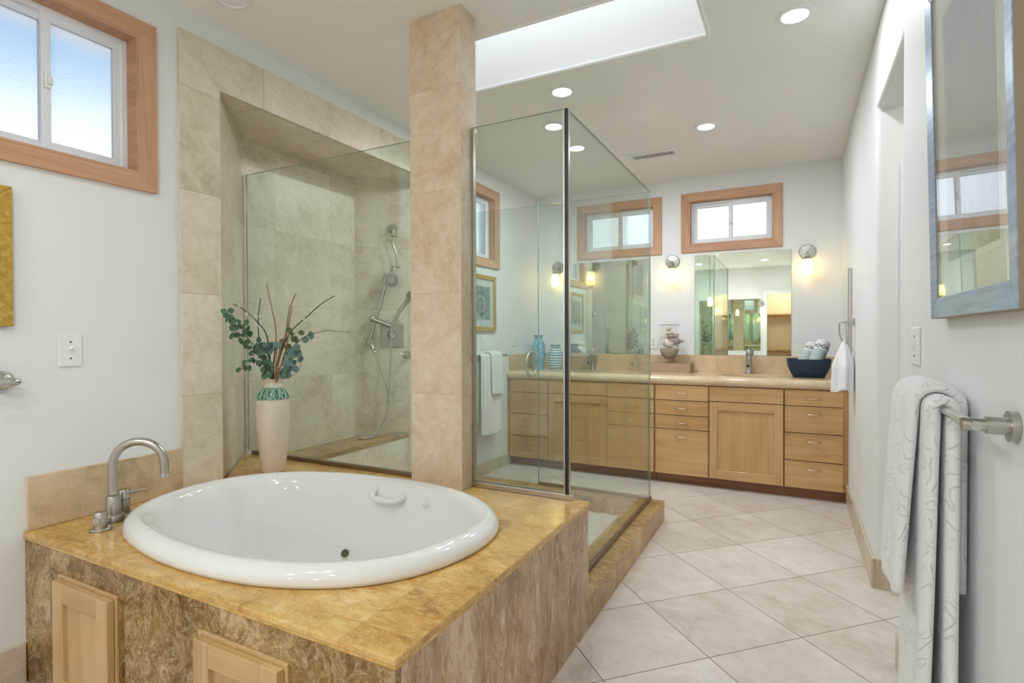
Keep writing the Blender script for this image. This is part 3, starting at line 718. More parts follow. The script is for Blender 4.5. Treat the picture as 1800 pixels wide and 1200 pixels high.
# tub surround: deck, fronts, access doors
t_ = thing('tub_surround', (-1.56, YF, 0), 'stone clad tub surround with golden deck and brown veined fronts', 'tub surround')
YK = 2.106
b = B()
b.prism([(XL+.001, YF-.006), (XD+.006, YF-.006), (XD+.006, YK), (XN+.055, YK), (XN+.03, NY0-.02), (XL+.001, NICHE[0]+.012)], ZD-.026, ZD)
dk = b.build('deck', 'deck', t_, bevel=.003)
cb_ = B(); cb_.rings([tub_ring(.035, ZD-.2), tub_ring(.035, ZD+.2)]); ct = cb_.build('cutter', 'deck'); 
mdv = [m_ for m_ in dk.modifiers]
for m_ in mdv: dk.modifiers.remove(m_)
cut(dk, ct)
md = dk.modifiers.new('bevel', 'BEVEL'); md.width = .004; md.segments = 2; md.limit_method = 'ANGLE'; md.angle_limit = math.radians(50)
b = B(); DOORS = ((-2.137, -1.79), (-1.402, -1.06)); DZ = .426
us = [XL, DOORS[0][0], DOORS[0][1], DOORS[1][0], DOORS[1][1], XD-.02]
wall_grid(b, 'y', YF, YF+.02, XL+.001, XD, 0, ZD-.026, [(a_, c_, .03, DZ) for a_, c_ in DOORS])
weld(b.build('front_panel', 'front', t_))
b = B(); b.box(XD-.02, XD, YF+.02, YK, 0, ZD-.026); b.build('side_panel', 'side', t_)
b = B(); b.box(XL+.001, XD-.02, YK-.02, YK, 0, ZD-.026); b.build('rear_panel', 'tile', t_)
for (a_, c_), lab in zip(DOORS, ('left', 'right')):
    b = B(); fw = .02
    b.box(a_+.001, a_+fw, YF-.006, YF+.03, .03, DZ-.001); b.box(c_-fw, c_-.001, YF-.006, YF+.03, .03, DZ-.001); b.box(a_+fw, c_-fw, YF-.006, YF+.03, DZ-fw, DZ-.001); b.box(a_+fw, c_-fw, YF-.006, YF+.03, .03, .05)
    b.build('access_frame', 'maple_b', t_, bevel=.001, seg=1)
    da, dc, dz0, dz1 = a_+.012, c_-.012, .04, DZ-.012
    st = .062
    b = B(); b.box(da+st, dc-st, YF-.015, YF-.007, dz0+st, dz1-st); d = b.build('access_door', 'maple_b', t_)
    for xa, xb in ((da, da+st), (dc-st, dc)): b = B(); b.box(xa, xb, YF-.028, YF-.007, dz0, dz1); b.build('stile', 'maple_b', d, bevel=.002)
    for za, zb_ in ((dz1-st, dz1), (dz0, dz0+st)): b = B(); b.box(da+st, dc-st, YF-.028, YF-.007, za, zb_); b.build('rail', 'maple_bh', d, bevel=.002)

# tub filler: spout and two valves
sx0, sy0 = -2.212, 1.092; dv = Vector((.80, .60, 0)).normalized()
t_ = thing('tub_spout', (sx0, sy0, ZD), 'brushed nickel gooseneck tub spout on the left deck corner', 'faucet')
b = B(); b.lathe([(.0, .0), (.036, 0), (.036, .022), (.034, .027), (.0, .027)], 36, (sx0, sy0, ZD)); b.build('base', 'steel', t_, smooth=True)
b = B(); b.lathe([(.020, .024), (.0225, .026), (.0225, .092), (.021, .095), (.012, .095)], 32, (sx0, sy0, ZD)); b.build('collar', 'steel', t_, smooth=True)
b = B(); P0 = Vector((sx0, sy0, ZD)); rr = .087; hc = .205
pts = [P0+Vector((0, 0, .10)), P0+Vector((0, 0, .14))]
for i in range(0, 25):
    a = PI-PI*1.02*i/24; pts.append(P0+dv*(rr+rr*math.cos(a))+Vector((0, 0, hc+rr*math.sin(a)*.98)))
pts.append(pts[-1]+Vector((0, 0, -.03)))
b.tube(pts, .0145, 20); b.build('spout', 'steel', t_, smooth=True)
b = B(); e_ = pts[-1]; b.cyl(e_+Vector((0, 0, .0)), e_+Vector((0, 0, -.013)), .0152, 24); b.build('aerator', 'steel2', t_, smooth=True)
for (x, y, lab, lever) in ((-2.150, 1.022, 'short nickel tub valve in front of the gooseneck spout', False), (-2.252, 1.150, 'nickel tub valve with a thin lever behind the gooseneck spout', True)):
    t_ = thing('tub_valve', (x, y, ZD), lab, 'tub valve', 'tub valves')
    b = B(); b.lathe([(0, 0), (.034, 0), (.034, .006), (.030, .010), (0, .010)], 32, (x, y, ZD)); b.build('base', 'steel', t_, smooth=True)
    if not lever:
        b = B(); b.lathe([(0, .009), (.0205, .009), (.0205, .060), (.018, .064), (0, .064)], 32, (x, y, ZD)); b.build('body', 'steel', t_, smooth=True)
        b = B(); n_ = Vector((.5, -.86, 0)); c0 = Vector((x, y, ZD+.036)); b.cyl(c0+n_*.016, c0+n_*.0235, .013, 24); b.build('lever_boss', 'steel2', t_, smooth=True)
    else:
        b = B(); b.lathe([(0, .009), (.019, .009), (.020, .062), (0, .062)], 32, (x, y, ZD)); b.build('body', 'steel', t_, smooth=True)
        b = B(); b.lathe([(0, .064), (.0195, .064), (.0205, .094), (.018, .098), (0, .098)], 32, (x, y, ZD)); cp = b.build('cap', 'steel', t_, smooth=True)
        b = B(); c0 = Vector((x, y, ZD+.082)); b.cyl(c0+dv*.016, c0+dv*.075+Vector((0, 0, .014)), .0048, 14, .0045); b.build('lever', 'steel2', cp, smooth=True)

# ================================================================== SHOWER
b = B(); b.prism([(XL, NICHE[0]+.5), (XL, 2.11), (XG-.09, 2.11), (XG-.09, 3.46), (XL, 3.46), (XN+.001, NY1), (XN+.001, 2.11)], 0.001, .03)
struct(b.build('floor_shower', 'floor'))
b = B(); b.prism([(XD, YK+.001), (XD, YE+.022), (XL+.013, YE+.022), (XL+.013, YE-.105), (XG-.095, YE-.105), (XG-.095, YK+.001)], 0.001, .13)
tag(b.build('shower_curb', 'curb', bevel=.003), 'low brown travertine curb around the open corner of the shower', 'shower curb')
t_ = thing('shower_bench', (-2.68, 2.6, 0), 'tiled shower bench with brown stone seat behind the glass', 'bench')
b = B(); b.prism([(XN+.002, 2.11), (-2.545, 2.11), (-2.545, 3.246), (XN+.002, NY1+.0)], .45, .478); b.build('seat', 'bench', t_, bevel=.004)
b = B(); b.prism([(XN+.002, 2.115), (-2.552, 2.115), (-2.552, 3.238), (XN+.002, NY1-.004)], .031, .4495); b.build('bench_front', 'tile', t_)
GT = .010
def panel(name, x0, x1, y0, y1, z0, z1, label, ch=None, chmat='channel', cat='glass panel', group='frameless shower glass panels'):
    t_ = thing(name, ((x0+x1)/2, (y0+y1)/2, z0), label, cat, group, kind='thing')
    b = B(); e_ = .0012; alongx = abs(x1-x0) > abs(y1-y0)
    b.box(x0, x1, y0, y1, z0, z1); g = b.build('pane', ['glass', 'edge'], t_)
    for p in g.data.polygons:
        n = p.normal
        if abs(n.z) > .5 or (alongx and abs(n.x) > .5) or (not alongx and abs(n.y) > .5): p.material_index = 1
    if ch:
        b = B(); b.box(*ch); b.build('channel', chmat, t_, bevel=.0015)
    return t_
zb = ZD+.016
panel('glass_panel', -2.806, -1.557, YG-.005, YG+.005, zb, ZG, 'fixed glass panel between the tiled bay wall and the column', (XN+.055, -1.557, YG-.013, YG+.0115, ZD, zb+.004))
pf = panel('glass_panel', -1.275, XG-.006, YG-.005, YG+.005, zb+.006, ZG, 'narrow glass panel on the tub deck right of the column', (-1.28, -.803, YG-.016, YG+.0115, ZD, zb+.006), 'alu')
b = B(); b.box(-1.281, -1.272, YG-.008, YG+.008, zb+.006, ZG-.003); b.build('wall_channel', 'alu', pf)
panel('glass_panel', XG-.005, XG+.005, YK+.008, YE-.006, .146, ZG, 'long glass panel along the walkway on the low curb', (XG-.011, XG+.011, YK+.002, YE+.005, .1302, .15))
pe = bpy.data.objects['glass_panel.002']
b = B(); b.box(XG-.0055, XG+.006, YG-.006, YK+.0075, zb+.0065, ZG); b.build('corner_seal', 'seal', pe)
b = B(); b.box(XG-.0115, XG-.0056, YG-.0075, YG-.0052, zb+.0065, ZG); b.box(XG+.0062, XG+.0085, YG+.002, YK+.0075, zb+.0065, ZG); b.build('seal_edge', 'alu', pe)
panel('glass_panel', -1.624, XG-.007, YE-.005, YE+.005, .146, ZG, 'fixed glass panel at the far side of the shower facing the vanity', (-1.626, XG-.012, YE-.011, YE+.0105, .1302, .15))
dr = panel('hinged_glass_panel', XL+.02, -1.628, YE-.005, YE+.005, .14, ZG, 'frameless glass shower door with a round ring pull', None, cat='shower door', group=None)
b = B(); rc = Vector((-1.682, YE, .995))
b.tube([rc+Vector((0, .088*math.cos(2*PI*i/40), .088*math.sin(2*PI*i/40))) for i in range(40)], .0095, 12, closed=True); b.build('ring_pull', 'steel2', dr, smooth=True)
for zz in (.42, 1.85):
    b = B(); b.box(XL+.0145, XL+.075, YE-.014, YE-.0055, zz-.045, zz+.045); b.build('hinge', 'steel2', dr, bevel=.002)

# shower fittings on the far splay; s = distance along the splay from its inner corner, o = out from the wall
SD = Vector((1, 1, 0)).normalized(); SN = Vector((1, -1, 0)).normalized(); S0 = Vector((XN, NY1, 0))
def sp(s, o, z): return S0+SD*s+SN*o+Vector((0, 0, z))
tp = bpy.data.objects
rails = thing('shower_rail', tuple(sp(.13, .05, 1.16)), 'slanted nickel shower rail with a bracket and lower wall mount', 'shower rail')
b = B(); b.cyl(sp(.105, .0, 1.16), sp(.105, .035, 1.16), .032, 24, .026); b.cyl(sp(.105, .035, 1.16), sp(.105, .06, 1.16), .022, 24); b.build('wall_mount', 'steel', rails, smooth=True)
b = B(); b.cyl(sp(.10, .055, 1.17), sp(.222, .055, 1.60), .0125, 16); b.build('rail', 'steel', rails, smooth=True)
b = B(); b.cyl(sp(.115, .055, 1.325), sp(.25, .09, 1.272), .0195, 20); b.ell(sp(.115, .055, 1.325), .024, .024, .024); b.build('slider', 'steel', rails, smooth=True)
b = B(); b.cyl(sp(.11, .07, 1.135), sp(.135, .085, 1.08), .012, 16); b.cyl(sp(.125, .08, 1.10), sp(.14, .10, 1.11), .008, 12); b.build('hose_outlet', 'steel', rails, smooth=True)
sh = thing('overhead_shower', tuple(sp(.25, .12, 1.6)), 'round nickel shower head facing the room on a curved arm', 'shower head')
b = B(); b.cyl(sp(.272, 0, 1.99), sp(.272, .012, 1.99), .032, 24); b.cyl(sp(.272, .012, 1.99), sp(.272, .05, 1.98), .012, 16); b.build('flange', 'steel', sh, smooth=True)
b = B(); b.tube(spline([sp(.27, .045, 1.92), sp(.265, .05, 1.87), sp(.29, .05, 1.80), sp(.295, .05, 1.72), sp(.293, .055, 1.70)], 6), .0065, 12); b.cyl(sp(.245, .05, 1.925), sp(.30, .05, 1.925), .006, 12); b.cyl(sp(.27, .045, 1.925), sp(.27, .045, 1.98), .009, 12); b.build('arm', 'steel', sh, smooth=True)
b = B(); b.cyl(sp(.255, .06, 1.70), sp(.315, .06, 1.70), .008, 14); b.cyl(sp(.272, .06, 1.70), sp(.258, .07, 1.64), .017, 16); b.build('swivel', 'steel', sh, smooth=True)
hn = Vector((.55, -.8, -.12)).normalized(); hcn = sp(.25, .11, 1.60)
hm = Matrix.Translation(hcn) @ hn.to_track_quat('Z', 'Y').to_matrix().to_4x4()
b = B(); b.lathe([(0, -.03), (.03, -.028), (.052, -.008), (.056, .004), (.054, .010), (0, .011)], 36, mt=hm); b.build('head_body', 'steel', sh, smooth=True)
b = B()
for i in range(20):
    a = 2*PI*i/20
    for r0, r1, w in ((.026, .046, .0022),): b.box(r0, r1, -w, w, .010, .0135, hm @ Matrix.Rotation(a, 4, 'Z'))
for i in range(9):
    a = 2*PI*i/9; b.box(.012, .018, -.002, .002, .010, .0135, hm @ Matrix.Rotation(a, 4, 'Z'))
b.build('spray_face', 'grille', sh)
hs = thing('hand_shower', tuple(sp(.30, .10, 1.4)), 'nickel hand shower docked in the rail slider with its hose', 'hand shower')
a0, a1 = sp(.25, .10, 1.275), sp(.35, .12, 1.44)
b = B(); b.tube(spline([a0, a0.lerp(a1, .5)+Vector((0, 0, .01)), a1, sp(.375, .14, 1.475)], 5), [.011, .0115, .012, .0125, .013, .013, .0135, .014, .014, .015, .016, .017, .018, .019, .02, .02], 14); b.build('grip', 'steel', hs, smooth=True)
hm2 = Matrix.Translation(sp(.392, .15, 1.485)) @ Vector((.4, -.75, -.4)).normalized().to_track_quat('Z', 'Y').to_matrix().to_4x4()
b = B(); b.lathe([(0, -.024), (.026, -.022), (.042, -.006), (.044, .006), (0, .01)], 30, mt=hm2); b.build('spray_head', 'steel', hs, smooth=True)
b = B()
hp = [sp(.135, .088, 1.08), sp(.165, .10, .98), sp(.21, .10, .84), sp(.225, .09, .72), sp(.19, .09, .58), sp(.13, .09, .505), sp(.06, .10, .486), sp(.02, .13, .4845), sp(.04, .16, .4845), sp(.12, .14, .497), sp(.19, .11, .56), sp(.225, .10, .70), sp(.235, .10, .9), sp(.245, .10, 1.1), sp(.25, .10, 1.275)]
b.tube(spline(hp, 8), .0062, 10); b.build('hose', 'chrome', hs, smooth=True)
vv = thing('shower_valve', tuple(sp(.26, 0, 1.2)), 'square nickel shower control plate with a round dial', 'shower valve')
def sbox(b, s0_, s1_, o0, o1, z0, z1):
    V = [sp(s, o, z) for z in (z0, z1) for s, o in ((s0_, o0), (s1_, o0), (s1_, o1), (s0_, o1))]
    b.add(V, [(0, 3, 2, 1), (4, 5, 6, 7), (0, 1, 5, 4), (1, 2, 6, 5), (2, 3, 7, 6), (3, 0, 4, 7)])
b = B(); sbox(b, .185, .345, 0.001, .008, 1.118, 1.285); b.build('plate', 'steel', vv, bevel=.002)
b = B(); b.cyl(sp(.262, .008, 1.205), sp(.262, .03, 1.205), .03, 28, .027); dl = b.build('dial', 'steel2', vv, smooth=True)
b = B(); b.tube([sp(.262+.030*math.cos(2*PI*i/30), .012, 1.205+.030*math.sin(2*PI*i/30)) for i in range(30)], .0025, 8, closed=True); b.build('dial_ring', 'grille', dl, smooth=True)
b = B(); sbox(b, .24, .285, .029, .036, 1.20, 1.21); b.build('pointer', 'steel', dl)
dvv = thing('diverter', tuple(sp(.37, 0, 1.06)), 'small nickel diverter lever beside the column', 'diverter')
b = B(); b.cyl(sp(.375, 0.001, 1.06), sp(.375, .02, 1.06), .03, 24, .024); b.cyl(sp(.375, .02, 1.06), sp(.375, .05, 1.06), .014, 20); b.build('body', 'steel', dvv, smooth=True)
b = B(); b.cyl(sp(.37, .042, 1.06), sp(.31, .06, 1.068), .005, 12); b.build('lever', 'steel', dvv, smooth=True)

# ================================================================== VASE AND STEMS
VX, VY = -2.315, 1.868
t_ = thing('flower_vase', (VX, VY, ZD), 'tall cream ceramic vase with a green glazed collar on the tub deck', 'vase')
H_ = .463
vp = [(.0, .0), (.052, 0), (.056, .01), (.064, .08), (.073, .17), (.080, .25), (.082, .31), (.081, .345), (.076, .365)]
b = B(); b.lathe(vp, 48, (VX, VY, ZD), cap1=False); b.build('body', 'cream', t_, smooth=True, angle=70)
b = B(); b.lathe([(.0765, .364), (.075, .372), (.066, .395), (.056, .412), (.049, .422)], 48, (VX, VY, ZD), cap0=False, cap1=False)
gc = b.build('glazed_collar', 'glaze', t_, smooth=True); b = B()
for i in range(14):
    a = 2*PI*i/14
    pr = [(.047, .424), (.056, .412), (.066, .397), (.0755, .375), (.078, .362)]
    for w_off in (-.16, .16):
        P_ = [(VX+(r+.002)*math.cos(a+w_off*(1 if 0 < j < 4 else .1)), VY+(r+.002)*math.sin(a+w_off*(1 if 0 < j < 4 else .1)), ZD+z) for j, (r, z) in enumerate(pr)]
        b.tube(spline(P_, 4), .0026, 6)
b.build('petal_relief', 'petal', gc, smooth=True)
b = B(); b.lathe([(.049, .421), (.043, .434), (.041, .442), (.045, .454), (.053, .461), (.054, .464), (.051, .465), (.042, .455), (.037, .44), (.040, .42), (.02, .40), (0, .40)], 48, (VX, VY, ZD), cap0=False, cap1=False); b.build('neck', 'cream', t_, smooth=True)
# stems laid out in a local frame: x right across the view of the vase, y up, scaled in millimetres of the bouquet
BR = Vector((ca, sa, 0)); BD = Vector((-sa, ca, 0)); BZ = Vector((0, 0, 1))
VT = Vector((VX, VY, ZD+.46)); SCL = 1/(5.7125*346)
def bq(x, y, d=0.0):
    k_ = 1+d/2.74    # nearer twigs stand closer to the room and are measured that much smaller
    return Vector((0, 0, 1.2))*(1-k_)+(VT+BR*((x-555)*SCL)+BZ*((1030-y)*SCL))*k_
def stemline(pts, d0, d1, r0, r1, foot=0.0):
    n = len(pts); P_ = [VT+BR*foot+BZ*-.05]+[bq(x, y, d0+(d1-d0)*i/(n-1)) for i, (x, y) in enumerate(pts)]
    S = spline(P_, 5); return S, [r0+(r1-r0)*i/(len(S)-1) for i in range(len(S))]
def leafdisc(b, c, n, up, w, h, curl=.15):
    n = n.normalized(); x = up.cross(n).normalized(); y = n.cross(x)
    K = 10; ring = [c+x*w*math.cos(2*PI*i/K)+y*h*math.sin(2*PI*i/K)+n*curl*w*(math.cos(2*PI*i/K)**2) for i in range(K)]
    back = [p-n*.0007 for p in ring]
    b.add([c]+ring, [(0, 1+i, 1+(i+1) % K) for i in range(K)])
    b.add([c-n*.0007]+back, [(0, 1+(i+1) % K, 1+i) for i in range(K)])
rnd = random.Random(3)
def branch(name, pts, d0, d1, r0, r1, smat, label, cat, group, leaves=(), lmat='leaf', lw=.015, foot=0.0, catk=()):
    t_ = thing(name, tuple(VT+BZ*-.05), label, cat, group)
    S, Rr = stemline(pts, d0, d1, r0, r1, foot); b = B(); b.tube(S, Rr, 8); b.build('stem', smat, t_, smooth=True)
    if leaves:
        b = B()
        for (x, y) in leaves:
            # depth of nearest stem point
            c = bq(x, y); j = min(range(len(S)), key=lambda i: ((S[i]-c)-BD*((S[i]-c).dot(BD))).length); dd = (S[j]-c).dot(BD)
            c = bq(x, y, dd+rnd.uniform(-.012, .012))
            n = (-BD+BR*rnd.uniform(-.7, .7)+BZ*rnd.uniform(-.5, .7))
            k_ = lw*rnd.uniform(.85, 1.25)
            leafdisc(b, c, n, (BZ+BR*rnd.uniform(-.9, .9)).normalized(), k_, k_*rnd.uniform(.8, 1.15))
            s_ = S[j]
            if (s_-c).length > k_: b.tube([s_, c.lerp(s_, .3)], .0011, 5)
        b.build('leaves', lmat, t_, smooth=True)
    for (x, y) in catk:
        b = B(); c = bq(x, y); j = min(range(len(S)), key=lambda i: ((S[i]-c)-BD*((S[i]-c).dot(BD))).length); c = bq(x, y, (S[j]-c).dot(BD)-.004)
        b.ell(c, .0065, .0065, .0105, 10, 8); b.build('catkin', 'catkin', t_, smooth=True)
    return t_
G1, G2, G3 = 'eucalyptus sprigs in the cream vase', 'pussy willow twigs in the cream vase', 'dried reeds in the cream vase'
branch('eucalyptus_branch', [(520, 930), (440, 790), (375, 700), (310, 620), (265, 540), (225, 470), (150, 420), (85, 355)], -.02, -.25, .003, .0014, 'gstem', 'long eucalyptus sprig arching up to the far left of the vase', 'branch', G1,
       [(78, 356), (146, 350), (96, 394), (140, 410), (112, 436), (160, 452), (226, 462), (300, 466), (168, 520), (215, 515), (262, 508), (200, 590), (262, 595), (290, 555), (318, 522), (246, 650), (332, 580), (300, 665), (330, 718), (400, 733), (345, 772), (152, 600), (290, 700)], 'leaf2', .0145)
branch('eucalyptus_branch', [(520, 950), (480, 860), (420, 850), (345, 838), (275, 862), (215, 935)], -.03, -.09, .0026, .0012, 'gstem', 'low eucalyptus sprig drooping left above the vase rim', 'branch', G1,
       [(272, 860), (340, 838), (365, 845), (282, 915), (326, 920), (415, 866), (215, 935), (440, 800), (395, 745)], 'leaf2', .0150)
branch('eucalyptus_branch', [(555, 930), (520, 830), (500, 760), (540, 690), (590, 660)], -.03, -.05, .0026, .0014, 'gstem', 'eucalyptus sprig with broad pale leaves in the middle of the bouquet', 'branch', G1,
       [(482, 740), (520, 780), (570, 705), (480, 862), (450, 705), (500, 880), (600, 690), (545, 690), (470, 815), (540, 745), (465, 700), (500, 700)], 'leaf', .0185)
branch('eucalyptus_branch', [(540, 980), (500, 960), (465, 945), (450, 990)], -.04, -.06, .0022, .0012, 'gstem', 'short eucalyptus sprig at the left of the vase rim', 'branch', G1,
       [(455, 940), (470, 1000), (490, 960), (515, 985), (478, 925)], 'leaf2', .0150)
branch('eucalyptus_branch', [(600, 950), (660, 880), (730, 820), (800, 790), (845, 800)], -.03, -.06, .0026, .0014, 'gstem', 'eucalyptus sprig with blue-grey leaves clustered right of centre', 'branch', G1,
       [(700, 790), (755, 798), (822, 790), (700, 858), (770, 868), (720, 920), (672, 948), (782, 930), (828, 832), (735, 755), (790, 715), (690, 905), (800, 770), (740, 840), (660, 985), (700, 985)], 'leaf', .0178)
branch('eucalyptus_branch', [(620, 940), (680, 800), (760, 700), (880, 605), (960, 580), (1090, 550), (1200, 558), (1325, 567)], -.01, -.02, .0026, .0011, 'stem', 'bare eucalyptus tip reaching far right with two leaves', 'branch', G1,
       [(880, 640), (936, 596)], 'leaf', .0165)
branch('eucalyptus_branch', [(600, 930), (640, 760), (700, 640), (760, 590), (800, 560)], -.02, -.03, .0024, .0012, 'gstem', 'olive leaved sprig just right of the dried reeds', 'branch', G1,
       [(740, 570), (770, 632), (790, 640), (840, 570), (650, 650), (720, 545), (640, 700), (705, 710)], 'leaf3', .0150)
branch('eucalyptus_branch', [(545, 960), (500, 900), (450, 800), (420, 730), (400, 660)], -.05, -.08, .0024, .0012, 'gstem', 'dense dark eucalyptus sprig in front, left of the bark strips', 'branch', G1,
       [(430, 880), (470, 930), (510, 920), (420, 770), (450, 770), (400, 690), (420, 640), (500, 850), (540, 880), (480, 690), (385, 720), (525, 960)], 'leaf2', .0140)
branch('willow_twig', [(530, 860), (515, 700), (490, 580), (450, 512), (400, 458), (350, 405), (240, 320), (165, 285)], .0, -.06, .0034, .0018, 'stem', 'dark pussy willow twig leaning to the left', 'branch', G2, catk=[(300, 386), (380, 410), (515, 590), (228, 298)])
branch('willow_twig', [(520, 900), (432, 690), (416, 560), (412, 480), (425, 330), (440, 230)], .01, -.02, .0034, .0018, 'stem', 'dark upright pussy willow twig left of the tallest reed', 'branch', G2, catk=[(398, 348), (430, 415), (402, 500)])
branch('willow_twig', [(600, 900), (650, 730), (700, 620), (740, 552), (840, 458), (900, 408), (1000, 318), (1070, 265), (1175, 205)], .01, .02, .0034, .0018, 'stem', 'long dark pussy willow twig slanting to the upper right', 'branch', G2, catk=[(932, 350), (862, 430), (780, 484), (880, 455)])
branch('dried_reed', [(560, 900), (588, 670), (584, 520), (560, 380), (498, 80)], .0, .0, .0042, .0026, 'reed', 'tallest pinkish dried reed, curving left at its tip', 'reed', G3)
branch('dried_reed', [(590, 900), (680, 600), (715, 380), (740, 290), (790, 180)], .0, .01, .0042, .0028, 'reed', 'pinkish dried reed with a kinked tip right of the tallest', 'reed', G3)
branch('dried_reed', [(590, 930), (690, 600), (720, 470), (750, 310)], -.01, -.01, .0042, .0028, 'reed', 'shortest pinkish dried reed crossing in front of another', 'reed', G3)
for pts_, r0_, lab in (([(590, 1000), (605, 850), (640, 700), (652, 625)], .0055, 'broad brown bark strip in the centre of the vase'),
                     ([(605, 1000), (650, 840), (690, 720), (705, 640)], .0042, 'brown bark strip leaning right beside the broad one'),
                     ([(575, 1000), (585, 860), (598, 740), (612, 690)], .0032, 'thin pale bark strip left of the broad one')):
    branch('bark_strip', pts_, -.045, -.05, r0_, r0_*.7, 'bark', lab, 'bark strip', 'bark strips in the cream vase')
branch('grass_blade', [(620, 1000), (720, 1005), (800, 960), (830, 890), (815, 820), (780, 740)], -.05, -.06, .0016, .0008, 'gstem', 'thin grass blade looping down over the vase rim', 'grass blade', None)

# ================================================================== VANITY
ZTOP, ZBOT, YV = .797, .082, 4.50
def pull(b, x, z, y=YV-.02, w=.042):
    P_ = [(x-w, y, z), (x-w, y-.014, z-.002), (x-w*.7, y-.022, z-.003), (x, y-.027, z-.004), (x+w*.7, y-.022, z-.003), (x+w, y-.014, z-.002), (x+w, y, z)]
    b.tube(spline(P_, 5), [.0036]*5+[.0042]*10+[.0048]*6+[.0042]*5+[.0036]*5, 10)
def front(b, x0, x1, z0, z1, y=YV):
    b.box(x0, x1, y-.018, y, z0, z1); w = .006
    b.box(x0, x0+w, y-.0205, y-.017, z0, z1); b.box(x1-w, x1, y-.0205, y-.017, z0, z1); b.box(x0+w, x1-w, y-.0205, y-.017, z0, z0+w); b.box(x0+w, x1-w, y-.0205, y-.017, z1-w, z1)
R4a = [(.684, .795), (.488, .679), (.286, .482), (.083, .280)]
R4b = [(.680, .795), (.561, .674), (.449, .555), (.083, .443)]
def vanity(x0, x1, cols, label):
    t_ = thing('vanity_cabinet', ((x0+x1)/2, 4.8, 0), label, 'vanity cabinet', 'maple vanity cabinets')
    b = B(); b.box(x0, x1, YV+.001, 5.143, ZBOT-.002, ZTOP); b.build('carcass', 'maple_v', t_)
    b = B()
    for c in cols[1:]: b.box(c[0]-.0055, c[0]-.0005, YV-.004, YV+.0005, ZBOT, ZTOP)
    for c in cols:
        rows = c[3] if c[2] == 'd' else [(.083, .680), (.686, .795)]
        for (za, _), in zip(rows): b.box(c[0], c[1], YV-.004, YV+.0005, za-.0055, za-.0005)
    b.build('shadow_gap', 'dark', t_)
    b = B(); b.box(x0+.001, x1-.001, YV+.055, YV+.07, 0, ZBOT-.003); b.build('toe_kick', 'maple_d', t_)
    for c in cols:
        if c[2] == 'd':
            for (za, zb_) in c[3]:
                b = B(); front(b, c[0], c[1], za, zb_); d = b.build('drawer', 'maple_h', t_, bevel=.0012, seg=1)
                b = B(); h = zb_-za; pull(b, (c[0]+c[1])/2, zb_-min(.052, h*.45) if h > .13 else (za+zb_)/2); b.build('handle', 'pull', d, smooth=True)
        else:
            b = B(); front(b, c[0], c[1], .686, .795); b.build('false_front', 'maple_h', t_, bevel=.0012, seg=1)
            a, e_ = c[0], c[1]; s = .06
            b = B(); b.box(a+s, e_-s, YV-.009, YV, .153, .615); d = b.build('door', 'maple_p', t_)
            for xa, xb in ((a, a+s), (e_-s, e_)): b = B(); b.box(xa, xb, YV-.02, YV, .083, .680); b.build('stile', 'maple_v', d, bevel=.0015, seg=1)
            for za, zb_ in ((.083, .153), (.615, .680)): b = B(); b.box(a+s, e_-s, YV-.02, YV, za, zb_); b.build('rail', 'maple_h', d, bevel=.0015, seg=1)
    return t_
vl = vanity(XL+.001, -1.011, [(-2.343, -1.963, 'd', R4a), (-1.957, -1.418, 'o'), (-1.412, -1.019, 'd', R4b)], 'left maple vanity cabinet seen through the shower glass')
vr = vanity(-1.010, XR-.001, [(-1.003, -.595, 'd', R4b), (-.588, -.069, 'o'), (-.061, .310, 'd', R4a)], 'right maple vanity cabinet in the clear beside the walkway')
t_ = thing('vanity_counter', (-1.02, 4.8, ZTOP), 'long cream stone vanity top with a rounded front edge', 'countertop')
b = B(); yf = 4.472; r = (ZCT-ZTOP-.001)/2; zc_ = (ZCT+ZTOP+.001)/2
sec = [(5.143, ZTOP+.001)]+[(yf+r-r*math.sin(PI*i/12), zc_-r*math.cos(PI*i/12)) for i in range(13)]+[(5.143, ZCT)]
b.rings([[(XL+.001, y, z) for y, z in sec], [(XR-.001, y, z) for y, z in sec]])
ct = b.build('slab', 'counter', t_, smooth=True, angle=50)
SINKS = ((-1.715, 4.79), (-.325, 4.79))
for (sxx, syy) in SINKS:
    c_ = B(); c_.rings([[(sxx+.235*math.cos(2*PI*i/48), syy+.165*math.sin(2*PI*i/48), z) for i in range(48)] for z in (.7, .95)]); cut(ct, c_.build('cutter', 'counter'))
for p in ct.data.polygons: p.use_smooth = True
try: ct.data.set_sharp_from_angle(angle=math.radians(40))
except Exception: pass
for cab in (vl, vr):   # the cabinets are open under the basins
    for ch in cab.children:
        if ch.name.startswith('carcass'):
            for (sxx, syy) in SINKS:
                if (cab is vl) == (sxx < -1):
                    c_ = B(); c_.box(sxx-.26, sxx+.26, syy-.19, syy+.19, .62, .9); cut(ch, c_.build('cutter', 'counter'))
b = B(); b.box(XL+.016, XR-.001, 5.124, 5.1435, ZCT, 1.021); b.build('backsplash', 'bsplash', t_, bevel=.002)
b = B(); b.box(XL+.001, XL+.016, 4.52, 5.1435, ZCT, 1.021); b.build('side_splash', 'bsplash', t_, bevel=.002)
